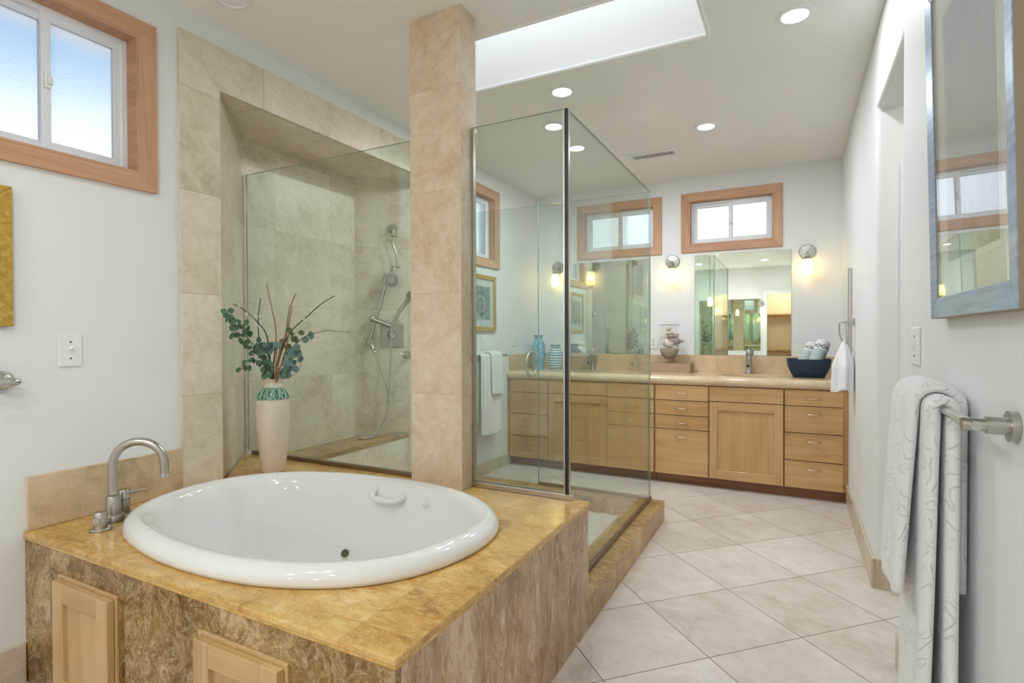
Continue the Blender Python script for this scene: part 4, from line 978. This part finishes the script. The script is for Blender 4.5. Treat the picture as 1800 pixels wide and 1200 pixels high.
for i, (sxx, syy) in enumerate(SINKS):
    s_ = thing('sink', (sxx, syy, .65), ('left undermount oval sink behind the shower glass', 'right undermount oval sink under the clear mirror')[i], 'sink', 'undermount sinks')
    b = B(); n = 48
    b.rings([[(sxx+a*math.cos(2*PI*k_/n), syy+c*math.sin(2*PI*k_/n), z) for k_ in range(n)] for a, c, z in
             ((.255, .185, .792), (.233, .163, .7955), (.228, .158, .78), (.215, .145, .72), (.17, .11, .67), (.08, .05, .655), (.022, .022, .654))], cap0=False); b.build('basin', 'porc', s_, smooth=True)
    b = B(); b.cyl((sxx, syy, .6545), (sxx, syy, .658), .021, 20); b.build('drain', 'chrome', s_, smooth=True)
    f_ = thing('vanity_faucet', (sxx-.02, 5.035, ZCT), ('slim nickel single hole faucet at the left sink', 'slim nickel single hole faucet below the clear mirror')[i], 'faucet', 'vanity faucets')
    fx, fy = sxx-.015, 5.035
    b = B(); b.lathe([(0, 0), (.030, 0), (.030, .006), (.026, .012), (.025, .16), (0, .16)], 28, (fx, fy, ZCT)); b.build('body', 'steel', f_, smooth=True)
    b = B(); b.lathe([(0, .162), (.0255, .162), (.0255, .19), (.022, .197), (0, .199)], 28, (fx, fy, ZCT)); cp = b.build('cap', 'steel', f_, smooth=True)
    b = B(); b.cyl((fx, fy, ZCT+.188), (fx, fy+.055, ZCT+.225), .005, 10); b.build('lever', 'steel', cp, smooth=True)
    b = B(); b.cyl((fx, fy-.015, ZCT+.115), (fx, fy-.12, ZCT+.070), .0135, 16); sp_ = b.build('spout', 'steel', f_, smooth=True)
    b = B(); q0 = Vector((fx, fy-.12, ZCT+.070)); q1 = Vector((0, -.105, -.045)).normalized(); b.cyl(q0-q1*.001, q0+q1*.002, .0105, 16); b.build('aerator', 'black', sp_)

# mirrors, sconces, outlets on the back wall
def mirror(name, x0, x1, y0, y1, z0, z1, label):
    b = B(); b.box(x0, x1, y0, y1, z0, z1); return tag(b.build(name, 'mirror', bevel=.0015, seg=1), label, 'mirror', 'wall mirrors')
mirror('wall_mirror', -1.995, -1.228, YB-.006, YB-.0005, 1.0225, 1.918, 'frameless vanity mirror behind the shower glass')
mirror('wall_mirror', -.801, -.022, YB-.006, YB-.0005, 1.0225, 1.918, 'frameless vanity mirror in the clear above the right sink')
mirror('wall_mirror', -1.38, -.627, YR+.0005, YR+.006, .87, 1.96, 'rear wall mirror seen inside the vanity mirror')
mirror('wall_mirror', -1.852, -1.578, YR+.0005, YR+.006, .1, 1.95, 'tall narrow rear mirror seen inside the vanity mirror')
def sconce(x, z, lab, yw, sg, watts, grp='brushed nickel vanity sconces'):
    t_ = thing('wall_sconce', (x, yw, z), lab, 'wall sconce', grp)
    mt = Matrix.Translation((x, yw-sg*.001, z)) @ Matrix.Rotation(sg*PI/2, 4, 'X')
    b = B(); b.lathe([(0, 0), (.062, 0), (.062, .010), (.056, .016), (0, .019)], 48, mt=mt); b.build('back_plate', 'steel', t_, smooth=True)
    b = B()
    for a in (20, 65, 110, 150, 200, 250, 305): b.box(.012, .056, -.0012, .0012, .0165, .0195, mt @ Matrix.Rotation(math.radians(a), 4, 'Z'))
    b.build('ray_groove', 'chrome', t_)
    ys = yw-sg*.084
    b = B(); b.tube(spline([(x, yw-sg*.018, z-.005), (x, yw-sg*.055, z-.005), (x, yw-sg*.082, z-.022), (x, ys, z-.05)], 5), .008, 12); b.lathe([(0, -.068), (.024, -.068), (.027, -.06), (.02, -.045), (0, -.043)], 24, (x, ys, z)); b.build('arm', 'steel', t_, smooth=True)
    pl = bpy.data.lights.new('sconce_bulb', 'POINT'); pl.energy = watts; pl.color = (1, .76, .52) if sg > 0 else (.90, .96, 1); pl.shadow_soft_size = .02
    po = bpy.data.objects.new('sconce_bulb', pl); COL.objects.link(po); po.location = (x, ys, z-.13)
    b = B(); b.lathe([(.026, -.069), (.033, -.09), (.037, -.125), (.037, -.16), (.034, -.188), (.031, -.196), (.0, -.196)], 32, (x, ys, z), cap0=False, cap1=False); b.build('lamp_shade', 'shade', t_, smooth=True)
for x, z, lab in ((-2.132, 1.885, 'wall sconce at the left end, seen through the shower glass'), (-.994, 1.873, 'wall sconce between the two vanity windows'), (.096, 1.885, 'wall sconce at the right end beside the clear mirror')):
    sconce(x, z, lab, YB, 1, .45)
for x, lab in ((-1.48, 'added fill sconce left of the rear mirror, seen only in reflections'), (-.60, 'added fill sconce right of the rear mirror, seen only in reflections')):
    sconce(x, 1.85, lab, YR, -1, 22, 'added rear fill sconces')  # guessed pair, added to lighten the ceiling and the surfaces facing the rear
def plate(name, c, n, w, h, label, kind, cat):
    """switch / outlet plates; n is the wall normal ('+x','-x','-y')"""
    if n == '-y': mt = Matrix.Translation(c) @ Matrix.Rotation(PI/2, 4, 'X')
    elif n == '+x': mt = Matrix.Translation(c) @ Matrix(((0, 0, 1, 0), (1, 0, 0, 0), (0, 1, 0, 0), (0, 0, 0, 1)))
    else: mt = Matrix.Translation(c) @ Matrix(((0, 0, -1, 0), (-1, 0, 0, 0), (0, 1, 0, 0), (0, 0, 0, 1)))
    t_ = thing(name, c, label, cat)
    b = B(); b.rings([[(sx*w/2*k_, sy*h/2*k_ if k_ == 1 else sy*(h/2-w/2*(1-k_)), z) for sx, sy in ((-1, -1), (1, -1), (1, 1), (-1, 1))] for k_, z in ((1, 0.0005), (1, .004), (.94, .0065))], mt=mt); b.build('cover_plate', 'white', t_, bevel=.0012)
    if kind == 'toggle':
        b = B(); b.box(-.006, .006, -.013, .013, .006, .0085, mt); b.build('toggle_slot', 'toggle', t_, bevel=.001)
        b = B(); b.box(-.0045, .0045, -.002, .010, .008, .022, mt @ Matrix.Rotation(-.35, 4, 'X')); b.build('toggle', 'white', t_, bevel=.0015)
        b = B()
        for s in (-1, 1): b.lathe([(0, .006), (.0035, .006), (.003, .0078), (0, .008)], 12, (0, s*.03, 0), mt=mt)
        b.build('screw', 'grille', t_)
    elif kind == 'outlet':
        for s in (-1, 1):
            b = B(); b.lathe([(0, .006), (.017, .006), (.0165, .008), (0, .008)], 20, (0, s*.0195, 0), mt=mt); so = b.build('socket', 'toggle', t_)
            b = B(); b.box(-.0075, -.0055, s*.0195-.001, s*.0195+.008, .0075, .0086, mt); b.box(.0055, .0075, s*.0195-.001, s*.0195+.006, .0075, .0086, mt); b.cyl(mt @ Vector((0, s*.0195-.008, .0075)), mt @ Vector((0, s*.0195-.008, .0086)), .0025, 10); b.build('slot', 'black', so)
    else:
        b = B(); b.box(-.016, .016, -.033, .033, .006, .009, mt); b.build('rocker', 'toggle', t_, bevel=.002)
    return t_
plate('electrical_outlet', (-1.172, YB, 1.133), '-y', .075, .118, 'white electrical outlet behind the shell-filled vase', 'outlet', 'outlet')
plate('light_switch', (XL, 1.036, 1.151), '+x', .073, .119, 'white toggle switch plate above the tub faucet', 'toggle', 'light switch')
plate('light_switch', (XL, 4.045, 1.142), '+x', .073, .119, 'white switch plate below the gold framed spiral print', 'toggle', 'light switch')
plate('light_switch', (XL, 4.64, 1.16), '+x', .073, .119, 'white rocker switch on the left wall near the blue vases', 'rocker', 'light switch')
plate('light_switch', (XR, 2.10, 1.163), '-x', .120, .119, 'white double switch plate above the draped towel bar', 'toggle', 'light switch')

# counter things
def lathe_thing(name, prof, c, mat, label, cat, group=None, parts=()):
    t_ = thing(name, c, label, cat, group); b = B(); b.lathe(prof, 44, c, cap1=False); b.build('body', mat, t_, smooth=True, angle=60)
    return t_
v1 = lathe_thing('ceramic_vase', [(0, 0), (.055, 0), (.060, .01), (.066, .06), (.068, .2), (.066, .235), (.054, .262), (.040, .275), (.036, .29), (.038, .312), (.052, .330), (.05, .333), (.034, .312), (.032, .285), (.05, .25), (.05, .02), (0, .02)], (-2.235, 4.88, ZCT), 'bluev', 'tall blue leaf-patterned ceramic vase by the left corner', 'vase', 'blue ceramic vases')
v2 = lathe_thing('ceramic_vase', [(0, 0), (.058, 0), (.066, .012), (.072, .05), (.073, .13), (.069, .165), (.054, .192), (.040, .202), (.038, .218), (.052, .236), (.05, .24), (.034, .218), (.034, .2), (.05, .17), (.05, .02), (0, .02)], (-2.055, 4.88, ZCT), 'bandv', 'shorter blue and white banded ceramic vase', 'vase', 'blue ceramic vases')
# tray with hurricane glass
TX0, TX1, TY0, TY1 = -1.235, -.79, 4.83, 5.06
t_ = thing('wicker_tray', ((TX0+TX1)/2, (TY0+TY1)/2, ZCT), 'shallow greyed wicker tray on the counter under the shell vase', 'tray')
b = B(); b.box(TX0, TX1, TY0, TY1, ZCT, ZCT+.010); b.build('base', 'wicker', t_)
b = B()
for x0, x1, y0, y1 in ((TX0, TX1, TY0, TY0+.01), (TX0, TX1, TY1-.01, TY1), (TX0, TX0+.01, TY0+.01, TY1-.01), (TX1-.01, TX1, TY0+.01, TY1-.01)): b.box(x0, x1, y0, y1, ZCT+.010, ZCT+.076)
b.build('side', 'wicker', t_, bevel=.003)
b = B(); q = [(TX0+.005, TY0+.005), (TX1-.005, TY0+.005), (TX1-.005, TY1-.005), (TX0+.005, TY1-.005)]
b.tube([(x, y, ZCT+.077) for x, y in q for _ in (0,)], .006, 8, closed=True); b.build('rim', 'wicker', t_, smooth=True)
b = B(); b.box(TX1-.0005, TX1+.001, 4.93, 4.96, ZCT+.035, ZCT+.058); b.build('handle_slot', 'black', t_)
HX, HY, HZ = -.985, 4.945, ZCT+.0105
t_ = thing('hurricane_vase', (HX, HY, HZ), 'footed clear glass hurricane vase filled with sand and shells', 'vase')
b = B(); b.lathe([(0, 0), (.045, 0), (.046, .006), (.03, .012), (.016, .03), (.012, .06), (.02, .085), (.04, .10)], 36, (HX, HY, HZ), cap1=False); b.build('foot', 'glass_clear', t_, smooth=True)
b = B(); b.lathe([(.0, .098), (.042, .10), (.072, .135), (.088, .18), (.092, .22), (.086, .27), (.076, .32), (.074, .36), (.080, .395), (.083, .408)], 40, (HX, HY, HZ), cap0=False, cap1=False); b.build('bowl', 'glass_clear', t_, smooth=True)
b = B(); b.tube([(HX+.083*math.cos(2*PI*i/40), HY+.083*math.sin(2*PI*i/40), HZ+.408) for i in range(40)], .0025, 8, closed=True); b.build('rim', 'edge', t_, smooth=True)
b = B(); b.lathe([(0, .104), (.038, .106), (.066, .138), (.080, .178), (.083, .196), (.05, .204), (0, .206)], 36, (HX, HY, HZ)); tag(b.build('sand', 'sand', smooth=True), 'pale sand filling the bottom of the hurricane vase', 'sand', kind='stuff')
def shell(c, r, ax, mat, label, kind):
    r *= 1.18
    q = Vector(ax).normalized().to_track_quat('Z', 'Y').to_matrix().to_4x4(); mt = Matrix.Translation(c) @ q; b = B()
    if kind == 'conch':
        r *= .8
        R_ = []
        for i in range(46):
            t = i/45; rr = r*(.12+.55*t**1.2); zz = -r*1.3*(1-t)**1.0+r*.4; a = t*6*PI
            off = Vector((math.cos(a), math.sin(a), 0))*rr*.45
            R_.append((off.x, off.y, zz, rr*.75))
        b.tube([(x, y, z) for x, y, z, _ in R_], [w for *_, w in R_], 10, mt=mt)
    elif kind == 'scallop':
        n = 24; top = []
        for j in range(5):
            k_ = j/4
            top.append([(r*k_*math.cos(PI*i/n)*(1), r*k_*math.sin(PI*i/n)-r*.3, r*.3*(1-k_*k_)+.03*r*math.cos(i*PI)*k_) for i in range(n+1)])
        vs_ = [v for rg in top for v in rg]; fs = []
        for j in range(4):
            for i in range(n): fs.append((j*(n+1)+i, j*(n+1)+i+1, (j+1)*(n+1)+i+1, (j+1)*(n+1)+i))
        b.add(vs_, fs, mt); b.add([(x, y, z-.004) for x, y, z in vs_], [f[::-1] for f in fs], mt)
    else:
        b.ell((0, 0, 0), r, r*.6, r*.5, 18, 10, mt)
        for i in range(5): b.tube([(r*.9*math.cos(2*PI*i/5), r*.55*math.sin(2*PI*i/5), 0), (r*1.5*math.cos(2*PI*i/5), r*1.1*math.sin(2*PI*i/5), .2*r)], [r*.25, r*.06], 7, mt=mt)
    tag(b.build('seashell', mat, smooth=True, org=c), label, 'seashell', 'seashells in the hurricane vase')
shell((HX-.012, HY-.03, HZ+.244), .066, (.8, -.5, .3), 'shell', 'large cream conch lying at the front of the hurricane vase', 'conch')
shell((HX+.05, HY-.015, HZ+.262), .046, (.3, -.9, .3), 'shell2', 'mauve oval shell at the right of the hurricane vase', 'cowrie')
shell((HX-.036, HY+.025, HZ+.30), .048, (-.3, -.8, .5), 'shell', 'pale scallop at the left of the hurricane vase', 'scallop')
shell((HX+.025, HY+.02, HZ+.318), .044, (.4, -.3, .9), 'shell', 'spiny cream shell in the upper part of the vase', 'spiny')
shell((HX+.03, HY+.03, HZ+.255), .042, (.5, -.6, .5), 'shell', 'pale scallop at the lower right of the hurricane vase', 'scallop')
shell((HX-.045, HY-.01, HZ+.25), .036, (-.6, -.6, .4), 'shell', 'cream scallop leaning left against the glass', 'scallop')
shell((HX+.01, HY-.02, HZ+.335), .034, (.2, -.8, .6), 'shell', 'cream scallop facing the room below the top shell', 'scallop')
shell((HX-.008, HY+.0, HZ+.372), .038, (.2, -.5, .9), 'shell', 'small cream shell on top of the heap in the vase', 'conch')
# navy bowl with rolled towels
BX, BY = .100, 4.80
t_ = thing('towel_bowl', (BX, BY, ZCT), 'navy woven square-rounded bowl holding rolled towels', 'bowl')
def sq(rx, ry, z, n=48, p=3.2):
    out = []
    for i in range(n):
        a = 2*PI*i/n; c, s = math.cos(a), math.sin(a)
        out.append((BX+rx*math.copysign(abs(c)**(2/p), c), BY+ry*math.copysign(abs(s)**(2/p), s), ZCT+z))
    return out
b = B(); b.rings([sq(.095, .085, 0), sq(.108, .097, .003), sq(.128, .112, .04), sq(.146, .126, .085), sq(.153, .132, .130), sq(.1535, .1325, .137), sq(.148, .127, .137), sq(.138, .118, .085), sq(.11, .095, .03), sq(.05, .05, .012)]); b.build('bowl_shell', 'navy', t_, smooth=True, angle=60)
b = B(); b.tube([(p[0], p[1], p[2]) for p in sq(.151, .130, .137)], .0045, 8, closed=True); b.build('rim', 'navy', t_, smooth=True)
def roll(a, c, r, label):
    a, c = Vector(a), Vector(c); ax = (c-a).normalized(); L = (c-a).length
    t_ = thing('rolled_towel', tuple(a), label, 'towel', 'rolled towels in the navy bowl')
    mt = Matrix.Translation(a) @ ax.to_track_quat('Z', 'Y').to_matrix().to_4x4()
    def prof(z0, z1, caps):
        return [(r*.6, z0), (r*.9, z0+.006), (r, z0+.018), (r*1.01, (z0+z1)/2), (r, z1)] if caps == 'lo' else [(r, z0), (r*1.005, z1-.03), (r*.96, z1-.012), (r*.8, z1-.002), (r*.5, z1)]
    b = B(); b.lathe(prof(0, L*.62, 'lo'), 36, mt=mt); b.build('roll', 'blueterry', t_, smooth=True)
    b = B(); b.lathe(prof(L*.62, L, 'hi'), 36, mt=mt); o = b.build('white_end', 'terry', t_, smooth=True)
    # embroidered band: a thin sleeve with its own running uv
    n = 64; me = bpy.data.meshes.new('chain_band'); vs_ = []; fs = []
    for j, z in enumerate((L*.66, L*.66+.034)):
        vs_ += [mt @ Vector(((r*1.012)*math.cos(2*PI*i/n), (r*1.012)*math.sin(2*PI*i/n), z)) - ORG[t_] for i in range(n)]
    fs = [(i, (i+1) % n, n+(i+1) % n, n+i) for i in range(n)]
    me.from_pydata([tuple(v) for v in vs_], [], fs); ul = me.uv_layers.new(name='UVMap').data
    for p in me.polygons:
        i = p.index; uu = (i/n*2*PI*r, (i+1)/n*2*PI*r)
        for li, (u, v) in zip(p.loop_indices, ((uu[0], -.017), (uu[1], -.017), (uu[1], .017), (uu[0], .017))): ul[li].uv = (u, v)
    for p in me.polygons: p.use_smooth = True
    o = bpy.data.objects.new('chain_band', me); COL.objects.link(o); me.materials.append(M['chain']); o.parent = t_; ORG[o] = ORG[t_]
roll((.045, 4.745, ZCT+.075), (.13, 4.86, ZCT+.255), .046, 'pale blue rolled towel with chain trim at the left of the navy bowl')
roll((.125, 4.745, ZCT+.070), (.205, 4.85, ZCT+.275), .052, 'larger pale blue rolled towel with chain trim at the right of the navy bowl')

# ================================================================== FRAMED PICTURES
def picture(c, wn, w, h, fw, dp, matw, label, fmat, artmat, lean=0.0, sidemat=None):
    """wn: '+x' left wall facing right, '-x' right wall facing left; c = centre of the back at the wall"""
    if wn == '+x': ba = Matrix(((0, 0, 1, 0), (1, 0, 0, 0), (0, 1, 0, 0), (0, 0, 0, 1)))
    else: ba = Matrix(((0, 0, -1, 0), (-1, 0, 0, 0), (0, 1, 0, 0), (0, 0, 0, 1)))
    mt = Matrix.Translation(c) @ ba @ Matrix.Translation((0, -h/2, 0)) @ Matrix.Rotation(lean, 4, 'X') @ Matrix.Translation((0, h/2, 0))
    t_ = thing('framed_picture', c, label, 'picture', 'framed pictures')
    b = B(); W2_, H2 = w/2, h/2
    o_ = [(-W2_, -H2), (W2_, -H2), (W2_, H2), (-W2_, H2)]; i_ = [(-W2_+fw, -H2+fw), (W2_-fw, -H2+fw), (W2_-fw, H2-fw), (-W2_+fw, H2-fw)]
    for k_ in range(4):
        k2 = (k_+1) % 4
        V = [(*o_[k_], .0), (*o_[k2], .0), (*i_[k2], .0), (*i_[k_], .0), (*o_[k_], dp), (*o_[k2], dp), (*i_[k2], dp-.004), (*i_[k_], dp-.004)]
        b.add(V, [(0, 3, 2, 1), (4, 5, 6, 7), (0, 1, 5, 4), (2, 3, 7, 6), (0, 4, 7, 3), (1, 2, 6, 5)], mt)
    f = b.build('frame', [fmat, sidemat or fmat], t_, bevel=.0015, seg=1)
    if sidemat:
        nrm = (mt.to_3x3() @ Vector((0, 0, 1)))
        for p in f.data.polygons:
            if abs(p.normal.dot(nrm)) < .3: p.material_index = 1
    mw, mh = W2_-fw, H2-fw
    b = B(); b.box(-mw, mw, -mh, mh, dp-.016, dp-.013, mt); b.build('mat_board', 'mat', t_)
    aw, ah = mw-matw, mh-matw*1.05
    b = B(); b.add([(-aw, -ah, dp-.0125), (aw, -ah, dp-.0125), (aw, ah, dp-.0125), (-aw, ah, dp-.0125)], [(0, 1, 2, 3)], mt)
    a = b.build('print', artmat, t_, uv=False); ul = a.data.uv_layers.new(name='UVMap').data
    loc = [mt.inverted() @ (v.co+ORG[a]) for v in a.data.vertices]; asp = ah/aw
    for p in a.data.polygons:
        for li in p.loop_indices:
            q = loc[a.data.loops[li].vertex_index]; ul[li].uv = (.5+q.x/(2*aw)/1.0, .5+q.y/(2*ah) if artmat != 'shellprint' else .40+(q.y+ah*.15)/(2*aw))
    b = B()
    for s0_, s1_, z0_, z1_ in ((-aw-.014, aw+.014, ah+.012, ah+.014), (-aw-.014, aw+.014, -ah-.014, -ah-.012), (-aw-.014, -aw-.012, -ah-.012, ah+.012), (aw+.012, aw+.014, -ah-.012, ah+.012)): b.box(s0_, s1_, z0_, z1_, dp-.0128, dp-.0122, mt)
    b.build('mat_line', 'toggle', t_)
    b = B(); b.box(-mw, mw, -mh, mh, dp-.008, dp-.006, mt); b.build('glazing', 'picglass', t_)
    return t_
picture((XL+.001, 4.0, 1.48), '+x', .49, .48, .036, .022, .058, 'gold framed spiral shell print on the far left wall', 'gold', 'shellprint')
picture((XL+.001, .62, 1.473), '+x', .49, .472, .036, .022, .058, 'gold framed print at the left photo edge below the near window', 'gold', 'shellprint')
picture((XR-.001, 1.427, 1.655), '-x', .61, .83, .05, .030, .075, 'large silver-blue framed watercolour on the right wall', 'silverblue', 'watercolour', lean=.022, sidemat='brownside')

# ================================================================== TOWEL BARS AND TOWELS
def draped(name, bar, axis, out, u0, u1, z_bar, r, zf, zb_, th, mat, label, group=None, wob=.006, seed=0, cat='towel', taper=0.0, flare=0.0, nu=26, edge_wave=.0):
    """cloth folded over a bar: axis = unit vector along the bar, out = unit vector away from the wall, zf/zb = lower ends of room and wall side"""
    A, O = Vector(axis), Vector(out); P0 = Vector(bar)
    path = []
    nf = 26; nb = 20
    for i in range(nf+1): z = zf+(z_bar-zf)*i/nf; path.append((r, z, 1-i/nf))
    for i in range(1, 12): a = PI*i/12; path.append((r*math.cos(a), z_bar+r*math.sin(a), 0))
    for i in range(nb+1): z = z_bar-(z_bar-zb_)*i/nb; path.append((-r, z, -i/nb))
    outer = []; inner = []
    n_ = len(path)
    for j, (o, z, k_) in enumerate(path):
        a = path[max(j-1, 0)]; c = path[min(j+1, n_-1)]
        t = Vector((c[0]-a[0], c[1]-a[1])); t.normalize(); nn = Vector((-t.y, t.x))  # left normal
        if j < nf: nn = Vector((1, 0))
        elif j > nf+11: nn = Vector((-1, 0))
        else: nn = Vector((o, z-z_bar)).normalized()
        ro, ri = [], []
        for i in range(nu+1):
            s = i/nu; u = u0+(u1-u0)*s
            um = (u0+u1)/2; u = um+(u-um)*(1-taper*(1-abs(k_)))
            wv = wob*abs(k_)**.7*(mnoise.noise(Vector((u*9, seed, z*1.2)))*1.6+.7*math.sin(u*38+seed))
            if k_ < 0: wv *= .5
            fl = flare*max(k_, 0)
            zz = z + (edge_wave*mnoise.noise(Vector((u*6, seed+4, 0))) if abs(k_) > .97 else 0)
            th_ = th*(1 if 0 < i < nu else .55)
            base = P0+A*u
            po = base+O*(o+wv*(1 if k_ >= 0 else 1)+fl); po.z = zz
            ro.append(po+O*(nn.x*th_/2)+Vector((0, 0, nn.y*th_/2))); ri.append(po-O*(nn.x*th_/2)-Vector((0, 0, nn.y*th_/2)))
        outer.append(ro); inner.append(ri)
    rings = [ro+ri[::-1] for ro, ri in zip(outer, inner)]
    b = B(); b.rings(rings)
    o = b.build(name, mat, smooth=True, angle=75)
    md = o.modifiers.new('soft', 'SUBSURF'); md.levels = 1; md.render_levels = 1
    return tag(o, label, cat, group)
# right wall bar
bx_, bz_ = .283, 1.040
t_ = thing('towel_bar', (XR, 1.52, bz_), 'brushed nickel towel bar on the right wall under the watercolour', 'towel bar')
b = B(); b.cyl((bx_, 1.215, bz_), (bx_, 1.83, bz_), .0085, 18); b.build('bar', 'steel2', t_, smooth=True)
for y in (1.235, 1.81):
    b = B(); b.cyl((XR-.0005, y, bz_), (XR-.012, y, bz_), .027, 28); b.cyl((XR-.011, y, bz_), (XR-.042, y, bz_), .0155, 24); b.cyl((XR-.041, y, bz_), (bx_-.017, y, bz_), .0115, 24); b.build('post', 'steel', t_, smooth=True)
draped('bath_towel', (bx_, 0, 0), (0, 1, 0), (-1, 0, 0), 1.435, 1.745, bz_, .0165, .06, .30, .026, 'bath_terry', 'long white sculpted bath towel folded over the right wall bar', wob=.006, seed=3.1, flare=.018)
draped('hand_towel', (bx_, 0, 0), (0, 1, 0), (-1, 0, 0), 1.50, 1.742, bz_, .043, .60, .62, .024, 'bath_terry', 'shorter white sculpted towel laid over the long bath towel', wob=.008, seed=8.4, flare=.028)
# far left bar
lx, lz = XL+.07, 1.025
t_ = thing('towel_bar', (XL, 4.1, lz), 'nickel towel bar on the left wall beyond the shower', 'towel bar')
b = B(); b.cyl((lx, 3.79, lz), (lx, 4.38, lz), .008, 16); b.build('bar', 'steel', t_, smooth=True)
for y in (3.81, 4.33):
    b = B(); b.cyl((XL+.0005, y, lz), (XL+.012, y, lz), .025, 24); b.cyl((XL+.011, y, lz), (lx+.012, y, lz), .011, 20); b.build('post', 'steel', t_, smooth=True)
draped('bath_towel', (lx, 0, 0), (0, 1, 0), (1, 0, 0), 3.86, 4.20, lz, .018, .36, .45, .016, 'terry', 'long white bath towel on the bar beyond the shower glass', wob=.006, seed=1.3, flare=.01)
draped('hand_towel', (lx, 0, 0), (0, 1, 0), (1, 0, 0), 4.00, 4.19, lz, .038, .70, .72, .014, 'terry', 'short white hand towel laid over the bath towel beyond the glass', wob=.004, seed=5.3, flare=.012)
# near left bar end
t_ = thing('towel_bar', (XL, .6, 1.05), 'nickel towel bar with a round mount cut by the left photo edge', 'towel bar')
lx2 = XL+.055
b = B(); b.lathe([(0, 0), (.036, 0), (.036, .004), (.028, .006), (.027, .012), (.022, .016), (0, .017)], 36, mt=Matrix.Translation((XL+.0005, .838, 1.05)) @ Matrix.Rotation(PI/2, 4, 'Y')); b.cyl((XL+.015, .838, 1.05), (lx2, .838, 1.05), .011, 20); b.build('post', 'steel2', t_, smooth=True)
b = B(); b.lathe([(0, 0), (.036, 0), (.036, .004), (.028, .006), (.027, .012), (.022, .016), (0, .017)], 36, mt=Matrix.Translation((XL+.0005, .25, 1.05)) @ Matrix.Rotation(PI/2, 4, 'Y')); b.cyl((XL+.015, .25, 1.05), (lx2, .25, 1.05), .011, 20); b.build('post', 'steel2', t_, smooth=True)
b = B(); b.tube([(lx2, .22, 1.05), (lx2, .825, 1.05), (lx2, .835, 1.05), (lx2, .85, 1.05), (lx2, .865, 1.05), (lx2, .872, 1.05)], [.009, .009, .014, .0155, .012, .004], 18); b.build('bar', 'steel2', t_, smooth=True)
# ring towel and slim mirror cabinet on the far right wall
t_ = thing('mirror_cabinet', (XR, 4.6, 1.02), 'slim nickel edged mirror cabinet on the right wall above the vanity', 'mirror cabinet')
b = B(); b.box(XR-.022, XR-.0005, 4.27, 4.78, 1.02, 1.645); b.build('cabinet_box', 'alu', t_, bevel=.002)
b = B(); b.box(XR-.027, XR-.0225, 4.272, 4.778, 1.022, 1.643); b.build('mirror_door', 'mirror', t_, bevel=.001, seg=1)
t_ = thing('towel_ring', (XR, 4.08, 1.28), 'square nickel towel ring at the right end of the vanity', 'towel ring')
ry = 4.08
b = B(); b.box(XR-.010, XR-.0005, ry-.022, ry+.022, 1.258, 1.302); b.box(XR-.055, XR-.010, ry-.009, ry+.009, 1.271, 1.289); b.build('mount', 'steel', t_, bevel=.002)
b = B(); rx0 = XR-.045
b.tube(spline([(rx0, ry, 1.28), (XR-.080, ry-.0, 1.279), (XR-.084, ry, 1.268), (XR-.080, ry+.01, 1.20), (XR-.062, ry+.01, 1.150), (XR-.052, ry, 1.143), (XR-.045, ry-.03, 1.150), (XR-.047, ry-.02, 1.21), (XR-.05, ry-.004, 1.268)], 5), .0042, 10); b.build('ring', 'steel', t_, smooth=True)
# hand towel gathered through the ring
def gathered():
    b = B(); rings = []
    cx, cyy = XR-.058, ry-.01
    for j in range(25):
        k_ = j/24; z = 1.150-.305*k_
        wx = .012+.040*min(1, k_*2.2)**.8+.006*k_; wy = .014+.052*min(1, k_*2)**.8
        rg = []
        for i in range(40):
            a = 2*PI*i/40; pl = 1+.22*min(1, k_*2)*math.cos(5*a+1.0+k_*.6)+.08*math.cos(9*a)
            rg.append((min(cx-.004*k_+wx*pl*math.cos(a), XR-.004), cyy+wy*pl*math.sin(a), z+.012*math.sin(3*a)*(k_ > .95)))
        rings.append(rg)
    top = [[(cx+(p[0]-cx)*s, cyy+(p[1]-cyy)*s, 1.150+dz) for p in rings[0]] for s, dz in ((.4, .008), (.8, .005))]
    b.rings(top+rings)
    return tag(b.build('hand_towel', 'terry', smooth=True, angle=80), 'small white hand towel hanging from the square towel ring', 'towel')
gathered()
# pendant lamp over the near left corner, seen inside the mirror behind the glass
t_ = thing('pendant_lamp', (-1.30, .30, ZC), 'small pendant lamp on a thin rod, seen only in the mirror', 'pendant lamp')
b = B(); b.lathe([(0, 0), (.06, 0), (.055, -.02), (.01, -.03), (0, -.03)], 30, (-1.30, .30, ZC)); b.build('canopy', 'steel', t_, smooth=True)
b = B(); b.cyl((-1.30, .30, ZC-.03), (-1.30, .30, 1.86), .005, 10); b.build('rod', 'steel', t_, smooth=True)
b = B(); b.lathe([(.015, .16), (.03, .14), (.042, .08), (.042, .03), (.036, 0), (0, 0)], 28, (-1.30, .30, 1.70), cap0=True, cap1=False); b.build('lamp_shade', 'shade', t_, smooth=True)

pl = bpy.data.lights.new('pendant_bulb', 'POINT'); pl.energy = 10; pl.color = (.90, .96, 1); pl.shadow_soft_size = .03
po = bpy.data.objects.new('pendant_bulb', pl); COL.objects.link(po); po.location = (-1.30, .30, 1.78)
